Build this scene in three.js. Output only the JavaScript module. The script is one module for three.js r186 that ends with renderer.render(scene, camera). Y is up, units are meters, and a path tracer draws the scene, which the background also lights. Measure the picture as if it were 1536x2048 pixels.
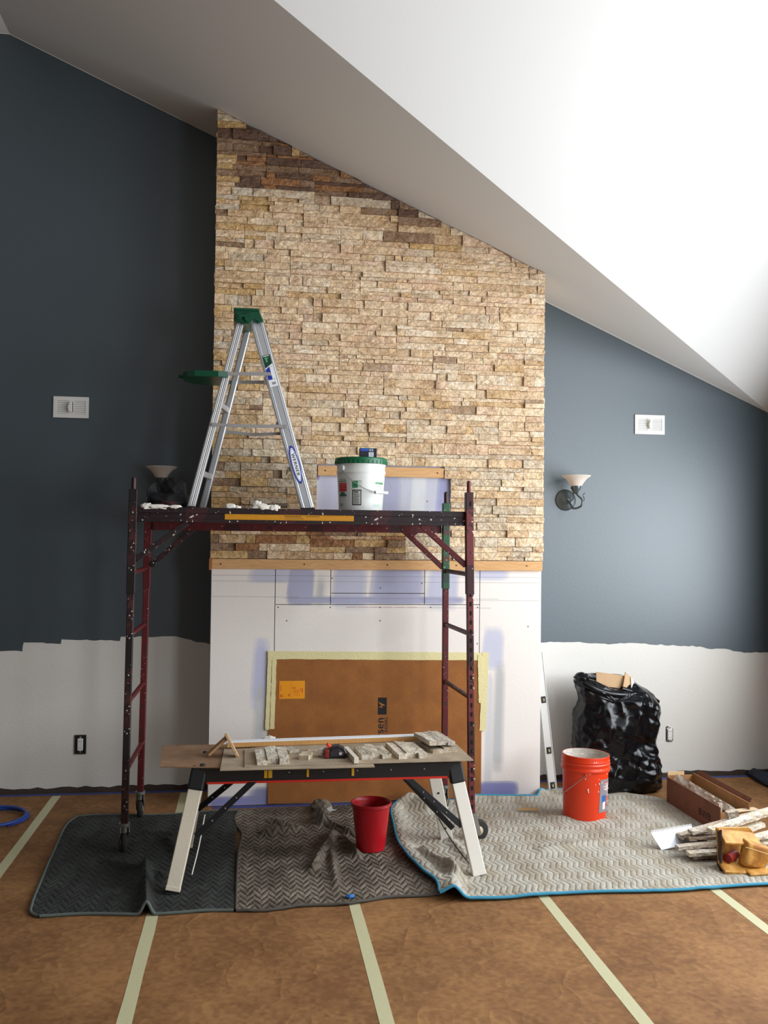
import * as THREE from 'three';
import { RoundedBoxGeometry } from 'three/addons/geometries/RoundedBoxGeometry.js';
import { mergeGeometries, mergeVertices } from 'three/addons/utils/BufferGeometryUtils.js';
import { ImprovedNoise } from 'three/addons/math/ImprovedNoise.js';
import { RectAreaLightUniformsLib } from 'three/addons/lights/RectAreaLightUniformsLib.js';

// ------------------------------------------------------------------ camera, sky, window light, exposure
const scene = new THREE.Scene();
const camera = new THREE.PerspectiveCamera(2 * Math.atan(1024 / 1850) * 180 / Math.PI, 0.75, 0.05, 100);
camera.rotation.order = 'YXZ';
camera.position.set(0, 1.68, 6.3);
camera.rotation.set(0.028, -0.1415, 0.0113);

scene.background = new THREE.Color().setRGB(0.12, 0.125, 0.13);    // dull even overcast
const renderer = new THREE.WebGLRenderer({ antialias: true });
renderer.toneMapping = THREE.LinearToneMapping;
renderer.toneMappingExposure = 1.06;
renderer.shadowMap.enabled = true;
RectAreaLightUniformsLib.init();
const XR = 3.743, XL = -6.5, ZF = 11.0;                           // right, left and front (behind the camera) walls
const EAVE = 2.63, SA = 0.436, SB = 0.83, RX = -1.63;            // ceiling: eave, slopes of the main and of the cross vault, ridge
// daylight entering each window: [z0, z1, y0, y1, radiance]
const SIDE_WINDOWS = [[0.8, 2.15, 0.9, 2.35, 11], [2.35, 3.6, 0.9, 2.35, 12], [3.8, 5.0, 0.9, 2.35, 11], [1.9, 2.85, 2.6, 3.8, 11], [3.0, 4.0, 2.6, 3.8, 13], [6.4, 8.4, 0.6, 2.3, 13]];
for (const [z0, z1, y0, y1, L] of SIDE_WINDOWS) {
  const l = new THREE.RectAreaLight(new THREE.Color().setRGB(0.93, 0.985, 1.04), L, z1 - z0 - 0.1, y1 - y0 - 0.1);
  l.position.set(XR + 0.05, (y0 + y1) / 2, (z0 + z1) / 2); l.lookAt(-10, (y0 + y1) / 2, (z0 + z1) / 2);
  l.name = 'window_daylight'; scene.add(l);
}

// ------------------------------------------------------------------ helpers
function rng(seed) { let a = seed >>> 0; return () => { a = (a + 0x6D2B79F5) >>> 0; let t = a; t = Math.imul(t ^ (t >>> 15), t | 1); t ^= t + Math.imul(t ^ (t >>> 7), t | 61); return ((t ^ (t >>> 14)) >>> 0) / 4294967296; }; }
const V = (x, y, z) => new THREE.Vector3(x, y, z);
const lerp = (a, b, t) => a + (b - a) * t, clamp = (x, a, b) => Math.min(b, Math.max(a, x));
const smooth = (a, b, x) => { const t = clamp((x - a) / (b - a), 0, 1); return t * t * (3 - 2 * t); };
const perlin = new ImprovedNoise();
const fbm = (x, y, z, o = 4) => { let s = 0, a = 0.5; for (let i = 0; i < o; i++) { s += a * perlin.noise(x, y, z); x *= 2.03; y *= 2.03; z *= 2.03; a *= 0.5; } return s; };
const ceilA = (x) => EAVE + SA * (XR - x);
const names = new Map();
function numbered(n) { const k = names.get(n) || 0; names.set(n, k + 1); return k ? n + '_' + String(k).padStart(3, '0') : n; }
function thing(name, label, category, [x, y, z], group) {
  const o = new THREE.Group(); o.name = numbered(name); o.position.set(x, y, z); scene.add(o);
  o.userData = { label, category }; if (group) o.userData.group = group; return o;
}
function struct(name, geo, mat) { const o = new THREE.Mesh(geo, mat); o.name = name; o.userData.kind = 'structure'; scene.add(o); return o; }
function structGroup(name) { const o = new THREE.Group(); o.name = name; o.userData.kind = 'structure'; scene.add(o); return o; }
// adds a part whose geometry is given in the scene's coordinates to a thing (or to one of its parts)
function part(name, geo, mat, parent, label) {
  let p = parent, off = V(0, 0, 0); while (p && p !== scene) { off.add(p.position); p = p.parent; }
  const g = Array.isArray(geo) ? merge(geo) : geo; g.translate(-off.x, -off.y, -off.z);
  const m = new THREE.Mesh(g, mat); m.name = name; if (label) m.userData.label = label; parent.add(m); return m;
}
function copyOf(t, label, dx, dy, dz, mirror) {
  const c = t.clone(); c.name = numbered(t.name.replace(/_\d{3}$/, '')); c.userData = { ...t.userData, label };
  c.position.x += dx; c.position.y += dy; c.position.z += dz; scene.add(c); return c;
}
function norm(g) { let h = g.index ? g.toNonIndexed() : g; for (const k of Object.keys(h.attributes)) if (!['position', 'normal', 'uv', 'color'].includes(k)) h.deleteAttribute(k); if (!h.attributes.normal) h.computeVertexNormals(); return h; }
function merge(list) {
  const a = list.map(norm); const anyC = a.some((g) => g.attributes.color);
  for (const g of a) { if (!g.attributes.uv) metreUV(g); if (anyC && !g.attributes.color) g.setAttribute('color', new THREE.BufferAttribute(new Float32Array(g.attributes.position.count * 3).fill(1), 3)); }
  return mergeGeometries(a);
}
// texture coordinates in metres, taken from the side that each face looks to
function metreUV(g0, du = 0, dv = 0) {
  const g = g0.index ? g0.toNonIndexed() : g0; if (!g.attributes.normal) g.computeVertexNormals();
  const p = g.attributes.position, uv = new Float32Array(p.count * 2), a = V(), b = V(), c = V(), n = V();
  for (let i = 0; i < p.count; i += 3) {
    a.fromBufferAttribute(p, i); b.fromBufferAttribute(p, i + 1); c.fromBufferAttribute(p, i + 2);
    n.copy(b).sub(a).cross(c.clone().sub(a)); const x = Math.abs(n.x), y = Math.abs(n.y), z = Math.abs(n.z);
    for (let k = 0; k < 3; k++) { const q = [a, b, c][k], j = (i + k) * 2; if (z >= x && z >= y) { uv[j] = q.x + du; uv[j + 1] = q.y + dv; } else if (y >= x) { uv[j] = q.x + du; uv[j + 1] = -q.z + dv; } else { uv[j] = q.z + du; uv[j + 1] = q.y + dv; } }
  }
  g.setAttribute('uv', new THREE.BufferAttribute(uv, 2)); return g;
}
const box = (cx, cy, cz, w, h, d, r = 0.002) => { const g = r > 0 ? new RoundedBoxGeometry(w, h, d, 1, Math.min(r, w / 2.01, h / 2.01, d / 2.01)) : new THREE.BoxGeometry(w, h, d); g.translate(cx, cy, cz); return metreUV(g); };
const boxC = (x0, x1, y0, y1, z0, z1, r = 0.002) => box((x0 + x1) / 2, (y0 + y1) / 2, (z0 + z1) / 2, x1 - x0, y1 - y0, z1 - z0, r);
function frameOf(p, q, side) {
  const y = q.clone().sub(p), L = y.length(); y.normalize(); const x = (side || (Math.abs(y.x) > 0.9 ? V(0, 1, 0) : V(1, 0, 0))).clone(); x.addScaledVector(y, -x.dot(y)).normalize();
  const z = x.clone().cross(y); return { m: new THREE.Matrix4().makeBasis(x, y, z).setPosition(p.clone().add(q).multiplyScalar(0.5)), L };
}
// box-section bar from p to q: w along "side", d across
function bar(p, q, w, d, side, r = 0.003) { const { m, L } = frameOf(p, q, side); const g = new RoundedBoxGeometry(w, L, d, 1, Math.min(r, w / 2.1, d / 2.1)); const h = metreUV(g); h.applyMatrix4(m); return h; }
function rod(p, q, r0, r1 = r0, seg = 14) { const { m, L } = frameOf(p, q); const g = new THREE.CylinderGeometry(r1, r0, L, seg); const uv = g.attributes.uv; for (let i = 0; i < uv.count; i++) uv.setXY(i, uv.getX(i) * 6.283 * r0, uv.getY(i) * L); g.applyMatrix4(m); return g.toNonIndexed(); }
const tube = (pts, r, n = 60, rad = 8, closed = false) => { const c = new THREE.CatmullRomCurve3(pts.map((p) => (p.isVector3 ? p : V(...p))), closed, 'centripetal'); const g = new THREE.TubeGeometry(c, n, r, rad, closed); const uv = g.attributes.uv, L = c.getLength(); for (let i = 0; i < uv.count; i++) uv.setXY(i, uv.getX(i) * L, uv.getY(i) * 6.283 * r); return g.toNonIndexed(); };
const lathe = (prof, seg, x = 0, y = 0, z = 0) => { const g = new THREE.LatheGeometry(prof.map((p) => new THREE.Vector2(p[0], p[1])), seg); g.translate(x, y, z); return g.toNonIndexed(); };
function extrude(pts, depth, bevel = 0, holes = []) {
  const s = new THREE.Shape(pts.map((p) => new THREE.Vector2(p[0], p[1]))); for (const h of holes) s.holes.push(new THREE.Path(h.map((p) => new THREE.Vector2(p[0], p[1]))));
  return metreUV(new THREE.ExtrudeGeometry(s, { depth, bevelEnabled: bevel > 0, bevelSize: bevel, bevelThickness: bevel, bevelSegments: 1, curveSegments: 10 }));
}
// slab under a sloped plane: corners of its underside, thickness upwards
function slab(pts, t) {
  const n = pts.length, pos = []; const tri = (a, b, c) => pos.push(...a, ...b, ...c); const up = (p) => [p[0], p[1] + t, p[2]];
  for (let i = 1; i < n - 1; i++) { tri(pts[0], pts[i], pts[i + 1]); tri(up(pts[0]), up(pts[i + 1]), up(pts[i])); }
  for (let i = 0; i < n; i++) { const a = pts[i], b = pts[(i + 1) % n]; tri(a, up(a), up(b)); tri(a, up(b), b); }
  const g = new THREE.BufferGeometry(); g.setAttribute('position', new THREE.Float32BufferAttribute(pos, 3)); g.computeVertexNormals(); return metreUV(g);
}
// rough split stone: front towards +z, w x h, thickness d; grid of jittered points
function roughStone(x0, x1, y0, y1, zb, zf, rnd, amp, cell, tint, cut) {
  const nx = Math.max(2, Math.round((x1 - x0) / cell)), ny = 3, P = []; const tilt = (rnd() - 0.5) * amp * 1.3, lean = (rnd() - 0.5) * amp;
  for (let j = 0; j <= ny; j++) for (let i = 0; i <= nx; i++) {
    const e = i === 0 || i === nx, f = j === 0 || j === ny; let x = lerp(x0, x1, i / nx), y = lerp(y0, y1, j / ny), z = zf + (rnd() - 0.5) * 2 * amp + tilt * (i / nx - 0.5) * 2 + lean * (j / ny - 0.5) * 2;
    if (!e) x += (rnd() - 0.5) * cell * 0.5; else x += (i ? -1 : 1) * rnd() * 0.0015; if (!f) y += (rnd() - 0.5) * (y1 - y0) * 0.22; else y += (j ? -1 : 1) * rnd() * 0.0012; if (e || f) z -= rnd() * amp * 0.8;
    if (cut) y = Math.min(y, cut(x)); P.push([x, y, z]);
  }
  const pos = [], col = [], W = nx + 1; const C = P.map(() => { const k = 0.9 + rnd() * 0.2; return [tint[0] * k, tint[1] * k * (0.99 + rnd() * 0.02), tint[2] * k * (0.96 + rnd() * 0.08)]; });
  const v = (p, c) => { pos.push(...p); col.push(...c); }; const back = (p) => [p[0], p[1], zb];
  for (let j = 0; j < ny; j++) for (let i = 0; i < nx; i++) { const a = j * W + i, b = a + 1, c = a + W, d = c + 1; for (const k of (i + j) % 2 ? [a, b, d, a, d, c] : [a, b, c, b, d, c]) v(P[k], C[k]); }
  const edge = (a, b) => { v(P[a], C[a]); v(back(P[a]), C[a]); v(back(P[b]), C[b]); v(P[a], C[a]); v(back(P[b]), C[b]); v(P[b], C[b]); };
  for (let i = 0; i < nx; i++) { edge(i, i + 1); edge(ny * W + i + 1, ny * W + i); } for (let j = 0; j < ny; j++) { edge((j + 1) * W, j * W); edge(j * W + nx, (j + 1) * W + nx); }
  const g = new THREE.BufferGeometry(); g.setAttribute('position', new THREE.Float32BufferAttribute(pos, 3)); g.setAttribute('color', new THREE.Float32BufferAttribute(col, 3)); g.computeVertexNormals(); return metreUV(g, rnd() * 3, rnd() * 3);
}

// ------------------------------------------------------------------ textures
const S = (h) => new THREE.Color(h);
function dataTex(n, f, srgb, repeat = 1) {
  const d = new Uint8Array(n * n * 4);
  for (let y = 0; y < n; y++) for (let x = 0; x < n; x++) { const c = f(x / n, y / n); const k = (y * n + x) * 4; if (typeof c === 'number') d[k] = d[k + 1] = d[k + 2] = clamp(c, 0, 1) * 255; else for (let i = 0; i < 3; i++) d[k + i] = clamp(c[i], 0, 1) * 255; d[k + 3] = 255; }
  const t = new THREE.DataTexture(d, n, n); t.magFilter = THREE.LinearFilter; t.minFilter = THREE.LinearMipmapLinearFilter; t.generateMipmaps = true; t.wrapS = t.wrapT = THREE.RepeatWrapping; t.repeat.set(repeat, repeat);
  if (srgb) t.colorSpace = THREE.SRGBColorSpace; t.needsUpdate = true; return t;
}
// tileable value noise
function tnoise(seed, n) { const r = rng(seed), g = Array.from({ length: n * n }, () => r()); return (u, v) => { const x = u * n, y = v * n, i = Math.floor(x), j = Math.floor(y), fx = x - i, fy = y - j, a = fx * fx * (3 - 2 * fx), b = fy * fy * (3 - 2 * fy); const q = (p, s) => g[((s % n) + n) % n * n + ((p % n) + n) % n]; return lerp(lerp(q(i, j), q(i + 1, j), a), lerp(q(i, j + 1), q(i + 1, j + 1), a), b); }; }
function tfbm(seed, n, o = 4) { const L = Array.from({ length: o }, (_, k) => tnoise(seed + k * 17, n << k)); return (u, v) => { let s = 0, a = 0.5, t = 0; for (const f of L) { s += a * f(u, v); t += a; a *= 0.55; } return s / t; }; }
const mix3 = (a, b, t) => [lerp(a[0], b[0], t), lerp(a[1], b[1], t), lerp(a[2], b[2], t)];
const hex3 = (h) => [(h >> 16 & 255) / 255, (h >> 8 & 255) / 255, (h & 255) / 255];
function canvasTex(w, h, draw) { const c = document.createElement('canvas'); c.width = w; c.height = h; const x = c.getContext('2d'); draw(x, w, h); const t = new THREE.CanvasTexture(c); t.colorSpace = THREE.SRGBColorSpace; t.wrapS = t.wrapT = THREE.ClampToEdgeWrapping; return t; }
const M = (color, roughness = 0.7, o = {}) => new THREE.MeshStandardMaterial({ color, roughness, ...o });
const P = (color, roughness = 0.5, o = {}) => new THREE.MeshPhysicalMaterial({ color, roughness, ...o });

const peelN = tfbm(3, 64, 3), peel = dataTex(512, (u, v) => peelN(u, v), false, 1.6);
const rollN = tfbm(5, 40, 4), roll = dataTex(512, (u, v) => rollN(u, v), false, 2.2);
const stoneA = tfbm(11, 10, 5), stoneB = tfbm(12, 60, 3), stoneV = tnoise(13, 90);
const stoneMap = dataTex(1024, (u, v) => { const a = stoneA(u, v), b = stoneB(u * 1, v * 1), pit = stoneV(u, v) > 0.86 ? 0.12 : 0; const k = 0.79 + 0.3 * (a - 0.5) + 0.42 * (b - 0.5) - pit; return [k + 0.14, k + 0.115 - 0.1 * (0.5 - a), k + 0.08 - 0.22 * (0.5 - a)]; }, true, 1.7);
const stoneBump = dataTex(512, (u, v) => 0.6 * stoneB(u, v) + 0.6 * stoneA(u, v) - (stoneV(u, v) > 0.86 ? 0.2 : 0), false, 2.6);
const paperA = tfbm(21, 6, 5), paperB = tfbm(22, 90, 2), paperC = tfbm(23, 5, 3), paperD = tfbm(24, 9, 3);
const crease = (u, v) => { const a = 1 - Math.min(1, Math.abs(paperC(u, v) - 0.5) * 14), b = 1 - Math.min(1, Math.abs(paperD(u, v) - 0.5) * 10); return 0.6 * a * a + 0.4 * b * b; };
const paperMap = dataTex(1024, (u, v) => { const a = paperA(u, v), b = paperB(u, v); return mix3(hex3(0x744c26), hex3(0x9a6e40), clamp(0.5 + (a - 0.5) * 1.7 + (b - 0.5) * 0.9, 0, 1)); }, true, 0.55);
const paperBump = dataTex(1024, (u, v) => 0.55 * crease(u, v) + 0.45 * paperA(u, v) + 0.06 * paperB(u, v), false, 0.55);
const fiberA = tfbm(31, 8, 5), fiberB = tnoise(32, 128);
const cardN = (u, v) => 0.5 + (fiberA(u, v) - 0.5) * 0.8 + (fiberB(u, v) - 0.5) * 0.25;
const woodN = tnoise(41, 64), woodL = tfbm(42, 6, 3);
const woodTex = (a, b, rep = 2) => { const t = dataTex(512, (u, v) => { const g = woodL(u * 1, v) * 0.5, k = 0.5 + 0.5 * Math.sin((v * 26 + g * 8) * 6.283); return mix3(hex3(a), hex3(b), clamp(0.25 + 0.35 * k + 0.4 * (woodN(u * 0.25, v) - 0.3), 0, 1)); }, true, rep); return t; };
// moving-blanket quilting: zigzag stitched channels
const fuzz = tfbm(51, 48, 3);
const quiltH = (u, v) => { const z = Math.abs(((u * 6) % 1) - 0.5) * 2, l = ((v * 12 + z * 0.95) % 1 + 1) % 1; return Math.pow(Math.abs(Math.sin(Math.PI * l)), 0.55); };
const quiltBump = dataTex(1024, (u, v) => 0.82 * quiltH(u, v) + 0.18 * fuzz(u, v), false, 1);
function quiltMap(base, stitch, dirt, seed, amt) { const d = tfbm(seed, 5, 5), f = tfbm(seed + 5, 70, 2); return dataTex(1024, (u, v) => { const h = quiltH(u, v), k = clamp(0.5 + (d(u, v) - 0.5) * 3, 0, 1); let c = mix3(hex3(stitch), hex3(base), clamp(0.25 + h * 0.9, 0, 1)); c = mix3(c, hex3(dirt), amt * k); const g = 0.9 + 0.25 * (f(u, v) - 0.4); return c.map((x) => x * g); }, true, 1); }
// chipped scaffold paint: base coat, second colour where it is worn through, spatters of white and tan plaster
function paintTex(base, second, under, seed, share, speck) {
  const a = tfbm(seed, 5, 4), b = tfbm(seed + 3, 12, 4), c = tnoise(seed + 9, 46), d = tnoise(seed + 11, 90);
  return dataTex(512, (u, v) => { let k = a(u, v) > 1 - share ? hex3(second) : hex3(base); if (b(u, v) > 0.66) k = mix3(k, hex3(under), 0.8); const s = c(u, v) * 0.6 + d(u, v) * 0.4; if (s > 1 - speck) k = hex3(0xd8d0c4); return k.map((x) => x * (0.86 + 0.28 * b(u, v))); }, true, 2.0);
}

// ------------------------------------------------------------------ materials of the setting
const mCeil = M(S('#dfdedb'), 0.92, { bumpMap: peel, bumpScale: 0.0002 });
const mPrimer = M(S('#e6e2da'), 0.9, { bumpMap: peel, bumpScale: 0.0006 });
const mPaint = P(new THREE.Color().setRGB(0.026, 0.052, 0.069), 0.52, { bumpMap: roll, bumpScale: 0.0003, ior: 2.05 });
const mOuter = M(S('#8c8a86'), 0.9);
const mPaper = M('#ffffff', 0.82, { map: paperMap, bumpMap: paperBump, bumpScale: 0.006 });
const mSlab = M(S('#6b5a48'), 0.9);
const mWhiteTrim = M(S('#e8e6e0'), 0.5);

// ------------------------------------------------------------------ the room
{
  const floor = structGroup('floor');
  part('subfloor', boxC(XL - 0.2, XR + 0.2, -0.15, -0.002, -0.2, ZF + 0.2, 0), mSlab, floor);
  for (let k = -7; k <= 4; k++) {                                  // kraft paper rolled out towards the chimney wall
    const x0 = Math.max(XL + 0.02, -0.405 + 0.9 * k), x1 = Math.min(XR - 0.01, -0.405 + 0.9 * (k + 1)); if (x1 <= x0) continue;
    const g = boxC(x0, x1 - 0.001, -0.002, 0, 0.035, ZF - 0.03, 0); metreUV(g, k * 0.37, k * 0.71); part('paper_sheet', g, mPaper, floor);
  }
  const xf = RX - 0.9;                                             // flat strip at the ridge, then the far slope
  const yR = ceilA(RX), yl = yR - 0.436 * (xf - XL);
  const T = 0.2, e = 0.2;
  const ceil = structGroup('ceiling');
  const za = (EAVE - EAVE) / SB, zr = (yR - EAVE) / SB;            // valley: starts at the corner, ends at the ridge
  const A = (x, z) => [x, ceilA(x), z], B = (x, z) => [x, EAVE + SB * z, z], B2 = (x, z) => [x, EAVE + SB * (2 * zr - z), z];
  part('sloped_panel', slab([A(RX, -e), A(XR, -e), A(XR, 0), A(RX, zr), ], T), mCeil, ceil);
  part('sloped_panel', slab([A(RX, zr), A(XR, 2 * zr), A(XR, ZF + e), A(RX, ZF + e)], T), mCeil, ceil);
  part('sloped_panel', slab([B(XR, 0), B(XR, zr), B(RX, zr)], T), mCeil, ceil);
  part('sloped_panel', slab([B2(XR, zr), B2(XR, 2 * zr), B2(RX, zr)], T), mCeil, ceil);
  part('sloped_panel', slab([[XR, EAVE, -e], [XR + e, EAVE, -e], [XR + e, EAVE, 0], [XR, EAVE, 0]], T), mCeil, ceil);
  part('flat_panel', slab([[xf, yR, -e], [RX, yR, -e], [RX, yR, ZF + e], [xf, yR, ZF + e]], T), mCeil, ceil);
  part('sloped_panel', slab([[XL - e, yl - 0.436 * e, -e], [xf, yR, -e], [xf, yR, ZF + e], [XL - e, yl - 0.436 * e, ZF + e]], T), mCeil, ceil);
  // walls
  const gable = [[XL - 0.2, 0], [XR + 0.2, 0], [XR + 0.2, EAVE], [XR, EAVE], [RX, yR], [xf, yR], [XL - 0.2, yl - 0.436 * 0.2]];
  const back = structGroup('wall_back');
  { const g = extrude(gable, 0.2); g.translate(0, 0, -0.2); part('drywall', g, mPrimer, back); }
  // blue paint, rolled down to a ragged lower edge
  const rp = rng(77); const ragged = (pts) => { const o = []; for (let i = 0; i < pts.length - 1; i++) { const [a, b] = [pts[i], pts[i + 1]], n = Math.max(1, Math.round(Math.hypot(b[0] - a[0], b[1] - a[1]) / 0.03)); for (let k = 0; k < n; k++) o.push([lerp(a[0], b[0], k / n) + (rp() - 0.5) * 0.006, lerp(a[1], b[1], k / n) + (rp() - 0.5) * 0.008]); } o.push(pts[pts.length - 1]); return o; };
  const lowL = ragged([[XL + 0.02, 0.93], [-5.2, 0.94], [-5.19, 0.975], [-3.0, 0.97], [-2.99, 0.92], [-1.463, 0.919], [-1.458, 0.974], [-1.224, 0.967], [-1.218, 0.996], [-0.85, 0.981], [-0.844, 1.008], [-0.49, 1.01], [-0.36, 0.975], [-0.2, 0.945]]);
  const lowR = ragged([[1.85, 0.961], [2.271, 0.96], [2.455, 0.945], [2.7, 0.95], [2.942, 0.936], [3.209, 0.924], [3.3, 0.905], [3.401, 0.908], [3.5, 0.885], [3.575, 0.878], [3.735, 0.877]]);
  const up = (x) => (x > RX ? ceilA(x) : x > xf ? yR : yR - 0.436 * (xf - x)) - 0.004;
  const gL = extrude([...lowL, [-0.2, up(-0.2)], [RX, up(RX)], [xf, up(xf)], [XL + 0.02, up(XL + 0.02)]], 0.001);
  const gR = extrude([...lowR, [3.735, up(3.735)], [1.85, up(1.85)]], 0.001);
  part('blue_paint', gL, mPaint, back, 'dark slate-blue painted area left of the stone chimney'); part('blue_paint', gR, mPaint, back, 'blue painted area right of the stone chimney');
  // right wall with its windows
  const right = structGroup('wall_right');
  const hole = ([z0, z1, y0, y1]) => [[-z0, y0], [-z1, y0], [-z1, y1], [-z0, y1]];
  { const g = extrude([[0.2, 0], [-ZF - 0.2, 0], [-ZF - 0.2, EAVE], [-2 * zr, EAVE], [-zr, yR], [0, EAVE], [0.2, EAVE]], 0.2, 0, SIDE_WINDOWS.map(hole)); g.rotateY(Math.PI / 2); g.translate(XR, 0, 0); part('drywall', g, mPaint, right); }
  const left = structGroup('wall_left');
  part('drywall', boxC(XL - 0.2, XL, 0, yl + 0.1, 0.0, ZF, 0), mPaint, left);
  const front = structGroup('wall_front');
  { const g = extrude(gable, 0.2); g.translate(0, 0, ZF); part('drywall', g, mPaint, front); }
  const mPane = P('#ffffff', 0.02, { transmission: 1, thickness: 0, ior: 1.5 });
  let wn = 1;
  for (const [z0, z1, y0, y1] of SIDE_WINDOWS) {
    const w = structGroup('window_' + wn++); const x0 = XR + 0.08, x1 = XR + 0.14, f = 0.05, zc = (z0 + z1) / 2;
    part('window_frame', [boxC(x0, x1, y0, y1, z0, z0 + f), boxC(x0, x1, y0, y1, z1 - f, z1), boxC(x0, x1, y0, y0 + f, z0 + f, z1 - f), boxC(x0, x1, y1 - f, y1, z0 + f, z1 - f), boxC(x0, x1, y0 + f, y1 - f, zc - 0.025, zc + 0.025)], mWhiteTrim, w);
    part('pane', boxC(XR + 0.11, XR + 0.114, y0 + f, y1 - f, z0 + f, zc - 0.025, 0), mPane, w); part('pane', boxC(XR + 0.11, XR + 0.114, y0 + f, y1 - f, zc + 0.025, z1 - f, 0), mPane, w);
  }
  // bare sole plate and crumbly drywall edge where the baseboard is missing
  const rb = rng(5); const strip = (x0, x1) => { const o = [[x0, 0]]; o.push([x1, 0]); const n = Math.round((x1 - x0) / 0.05); for (let k = 0; k <= n; k++) o.push([lerp(x1, x0, k / n), 0.026 + rb() * 0.016]); const g = extrude(o, 0.006); return g; };
  const plate = M(S('#4a3c33'), 0.95, { bumpMap: roll, bumpScale: 0.002 });
  for (const [n, a, b] of [['trim_1', XL, -0.25], ['trim_2', 1.9, XR - 0.002]]) struct(n, strip(a, b), plate);
  const mBlueTape = M(S('#3a4a86'), 0.6);
  for (const [a, b, z, l] of [[XL + 0.02, -0.26, 0.045, 'blue painter\'s tape along the floor below the dark left wall'], [2.0, XR - 0.02, 0.045, 'blue painter\'s tape along the floor below the right wall'], [-0.22, 1.9, 0.447, 'blue painter\'s tape on the floor along the foot of the white fireplace boards']]) {
    const t = thing('blue_tape', l, 'tape', [(a + b) / 2, 0, z]); part('strip', boxC(a, b, 0, 0.0012, z - 0.02, z + 0.022, 0), mBlueTape, t);
  }
  // masking tape over the seams of the floor paper
  const mMask = M(S('#c2bd97'), 0.6, { bumpMap: roll, bumpScale: 0.0006 });
  const labels = ['pale masking tape strip on brown floor paper, at far left passing the blue hose', 'pale masking tape strip on brown floor paper in front of the dark blanket\'s folded edge', 'pale masking tape strip on brown floor paper in front of the red bucket', 'pale masking tape strip on brown floor paper in front of the blue-edged blanket\'s left half', 'pale masking tape strip on brown floor paper in the lower right corner'];
  labels.forEach((l, i) => {
    const x = -1.22 + 0.9 * i + [0, -0.085, 0, 0, 0][i] + (i ? 0 : 0), xc = [-1.215, -0.41, 0.49, 1.385, 2.24][i], r = rng(90 + i); const pts = [], n = 60;
    for (let k = 0; k <= n; k++) pts.push([xc - 0.026 + (r() - 0.5) * 0.003, -lerp(0.08, 10.9, k / n)]); for (let k = n; k >= 0; k--) pts.push([xc + 0.026 + (r() - 0.5) * 0.003, -lerp(0.08, 10.9, k / n)]);
    const g = extrude(pts.reverse(), 0.0008); g.rotateX(-Math.PI / 2); g.translate(0, 0.0002, 0); const t = thing('masking_tape', l, 'tape', [xc, 0, 2]); part('strip', metreUV(g), mMask, t);
  });
}

// ------------------------------------------------------------------ stone chimney
const mStone = M('#ffffff', 0.86, { vertexColors: true, map: stoneMap, bumpMap: stoneBump, bumpScale: 0.004 });
const CX0 = -0.25, CX1 = 1.888, CZ = 0.42;
const stoneTones = {
  cream: [0.88, 0.70, 0.49], tan: [0.74, 0.54, 0.34], pink: [0.80, 0.58, 0.42], grey: [0.70, 0.59, 0.45], gold: [0.68, 0.46, 0.22], brown: [0.34, 0.22, 0.14], walnut: [0.17, 0.10, 0.07], rust: [0.40, 0.20, 0.09], pale: [0.93, 0.80, 0.62],
};
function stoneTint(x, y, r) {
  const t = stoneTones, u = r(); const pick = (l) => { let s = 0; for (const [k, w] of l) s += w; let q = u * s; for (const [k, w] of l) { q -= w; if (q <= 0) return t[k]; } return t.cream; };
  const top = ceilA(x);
  if (y > 3.84 && x > -0.12) return pick([['walnut', 7], ['brown', 5], ['rust', 3], ['gold', 0.7]]);  // brown stone batch, tinted darker still for the shade below the ceiling
  if (top - y < 0.26 && x < 1.3) return pick([['brown', 4], ['walnut', 1], ['tan', 4], ['grey', 2], ['gold', 1]]);  // browner along the slope: stone mix with ceiling shade put into the tint
  if (y < 1.8 && x < 0.95) return pick([['rust', 4], ['brown', 4], ['gold', 4], ['tan', 3], ['cream', 2]]);  // browner ledger batch, with the shade at the scaffold tinted in as well
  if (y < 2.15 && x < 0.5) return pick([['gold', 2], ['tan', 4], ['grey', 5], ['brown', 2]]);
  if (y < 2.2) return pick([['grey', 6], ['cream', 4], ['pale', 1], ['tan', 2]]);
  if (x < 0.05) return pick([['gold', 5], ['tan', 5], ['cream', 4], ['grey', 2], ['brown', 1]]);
  return mix3(pick([['cream', 9], ['tan', 6], ['pink', 5], ['grey', 3], ['gold', 2], ['pale', 3], ['brown', 0.9]]), [0.78, 0.59, 0.41], 0.34);
}
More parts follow.
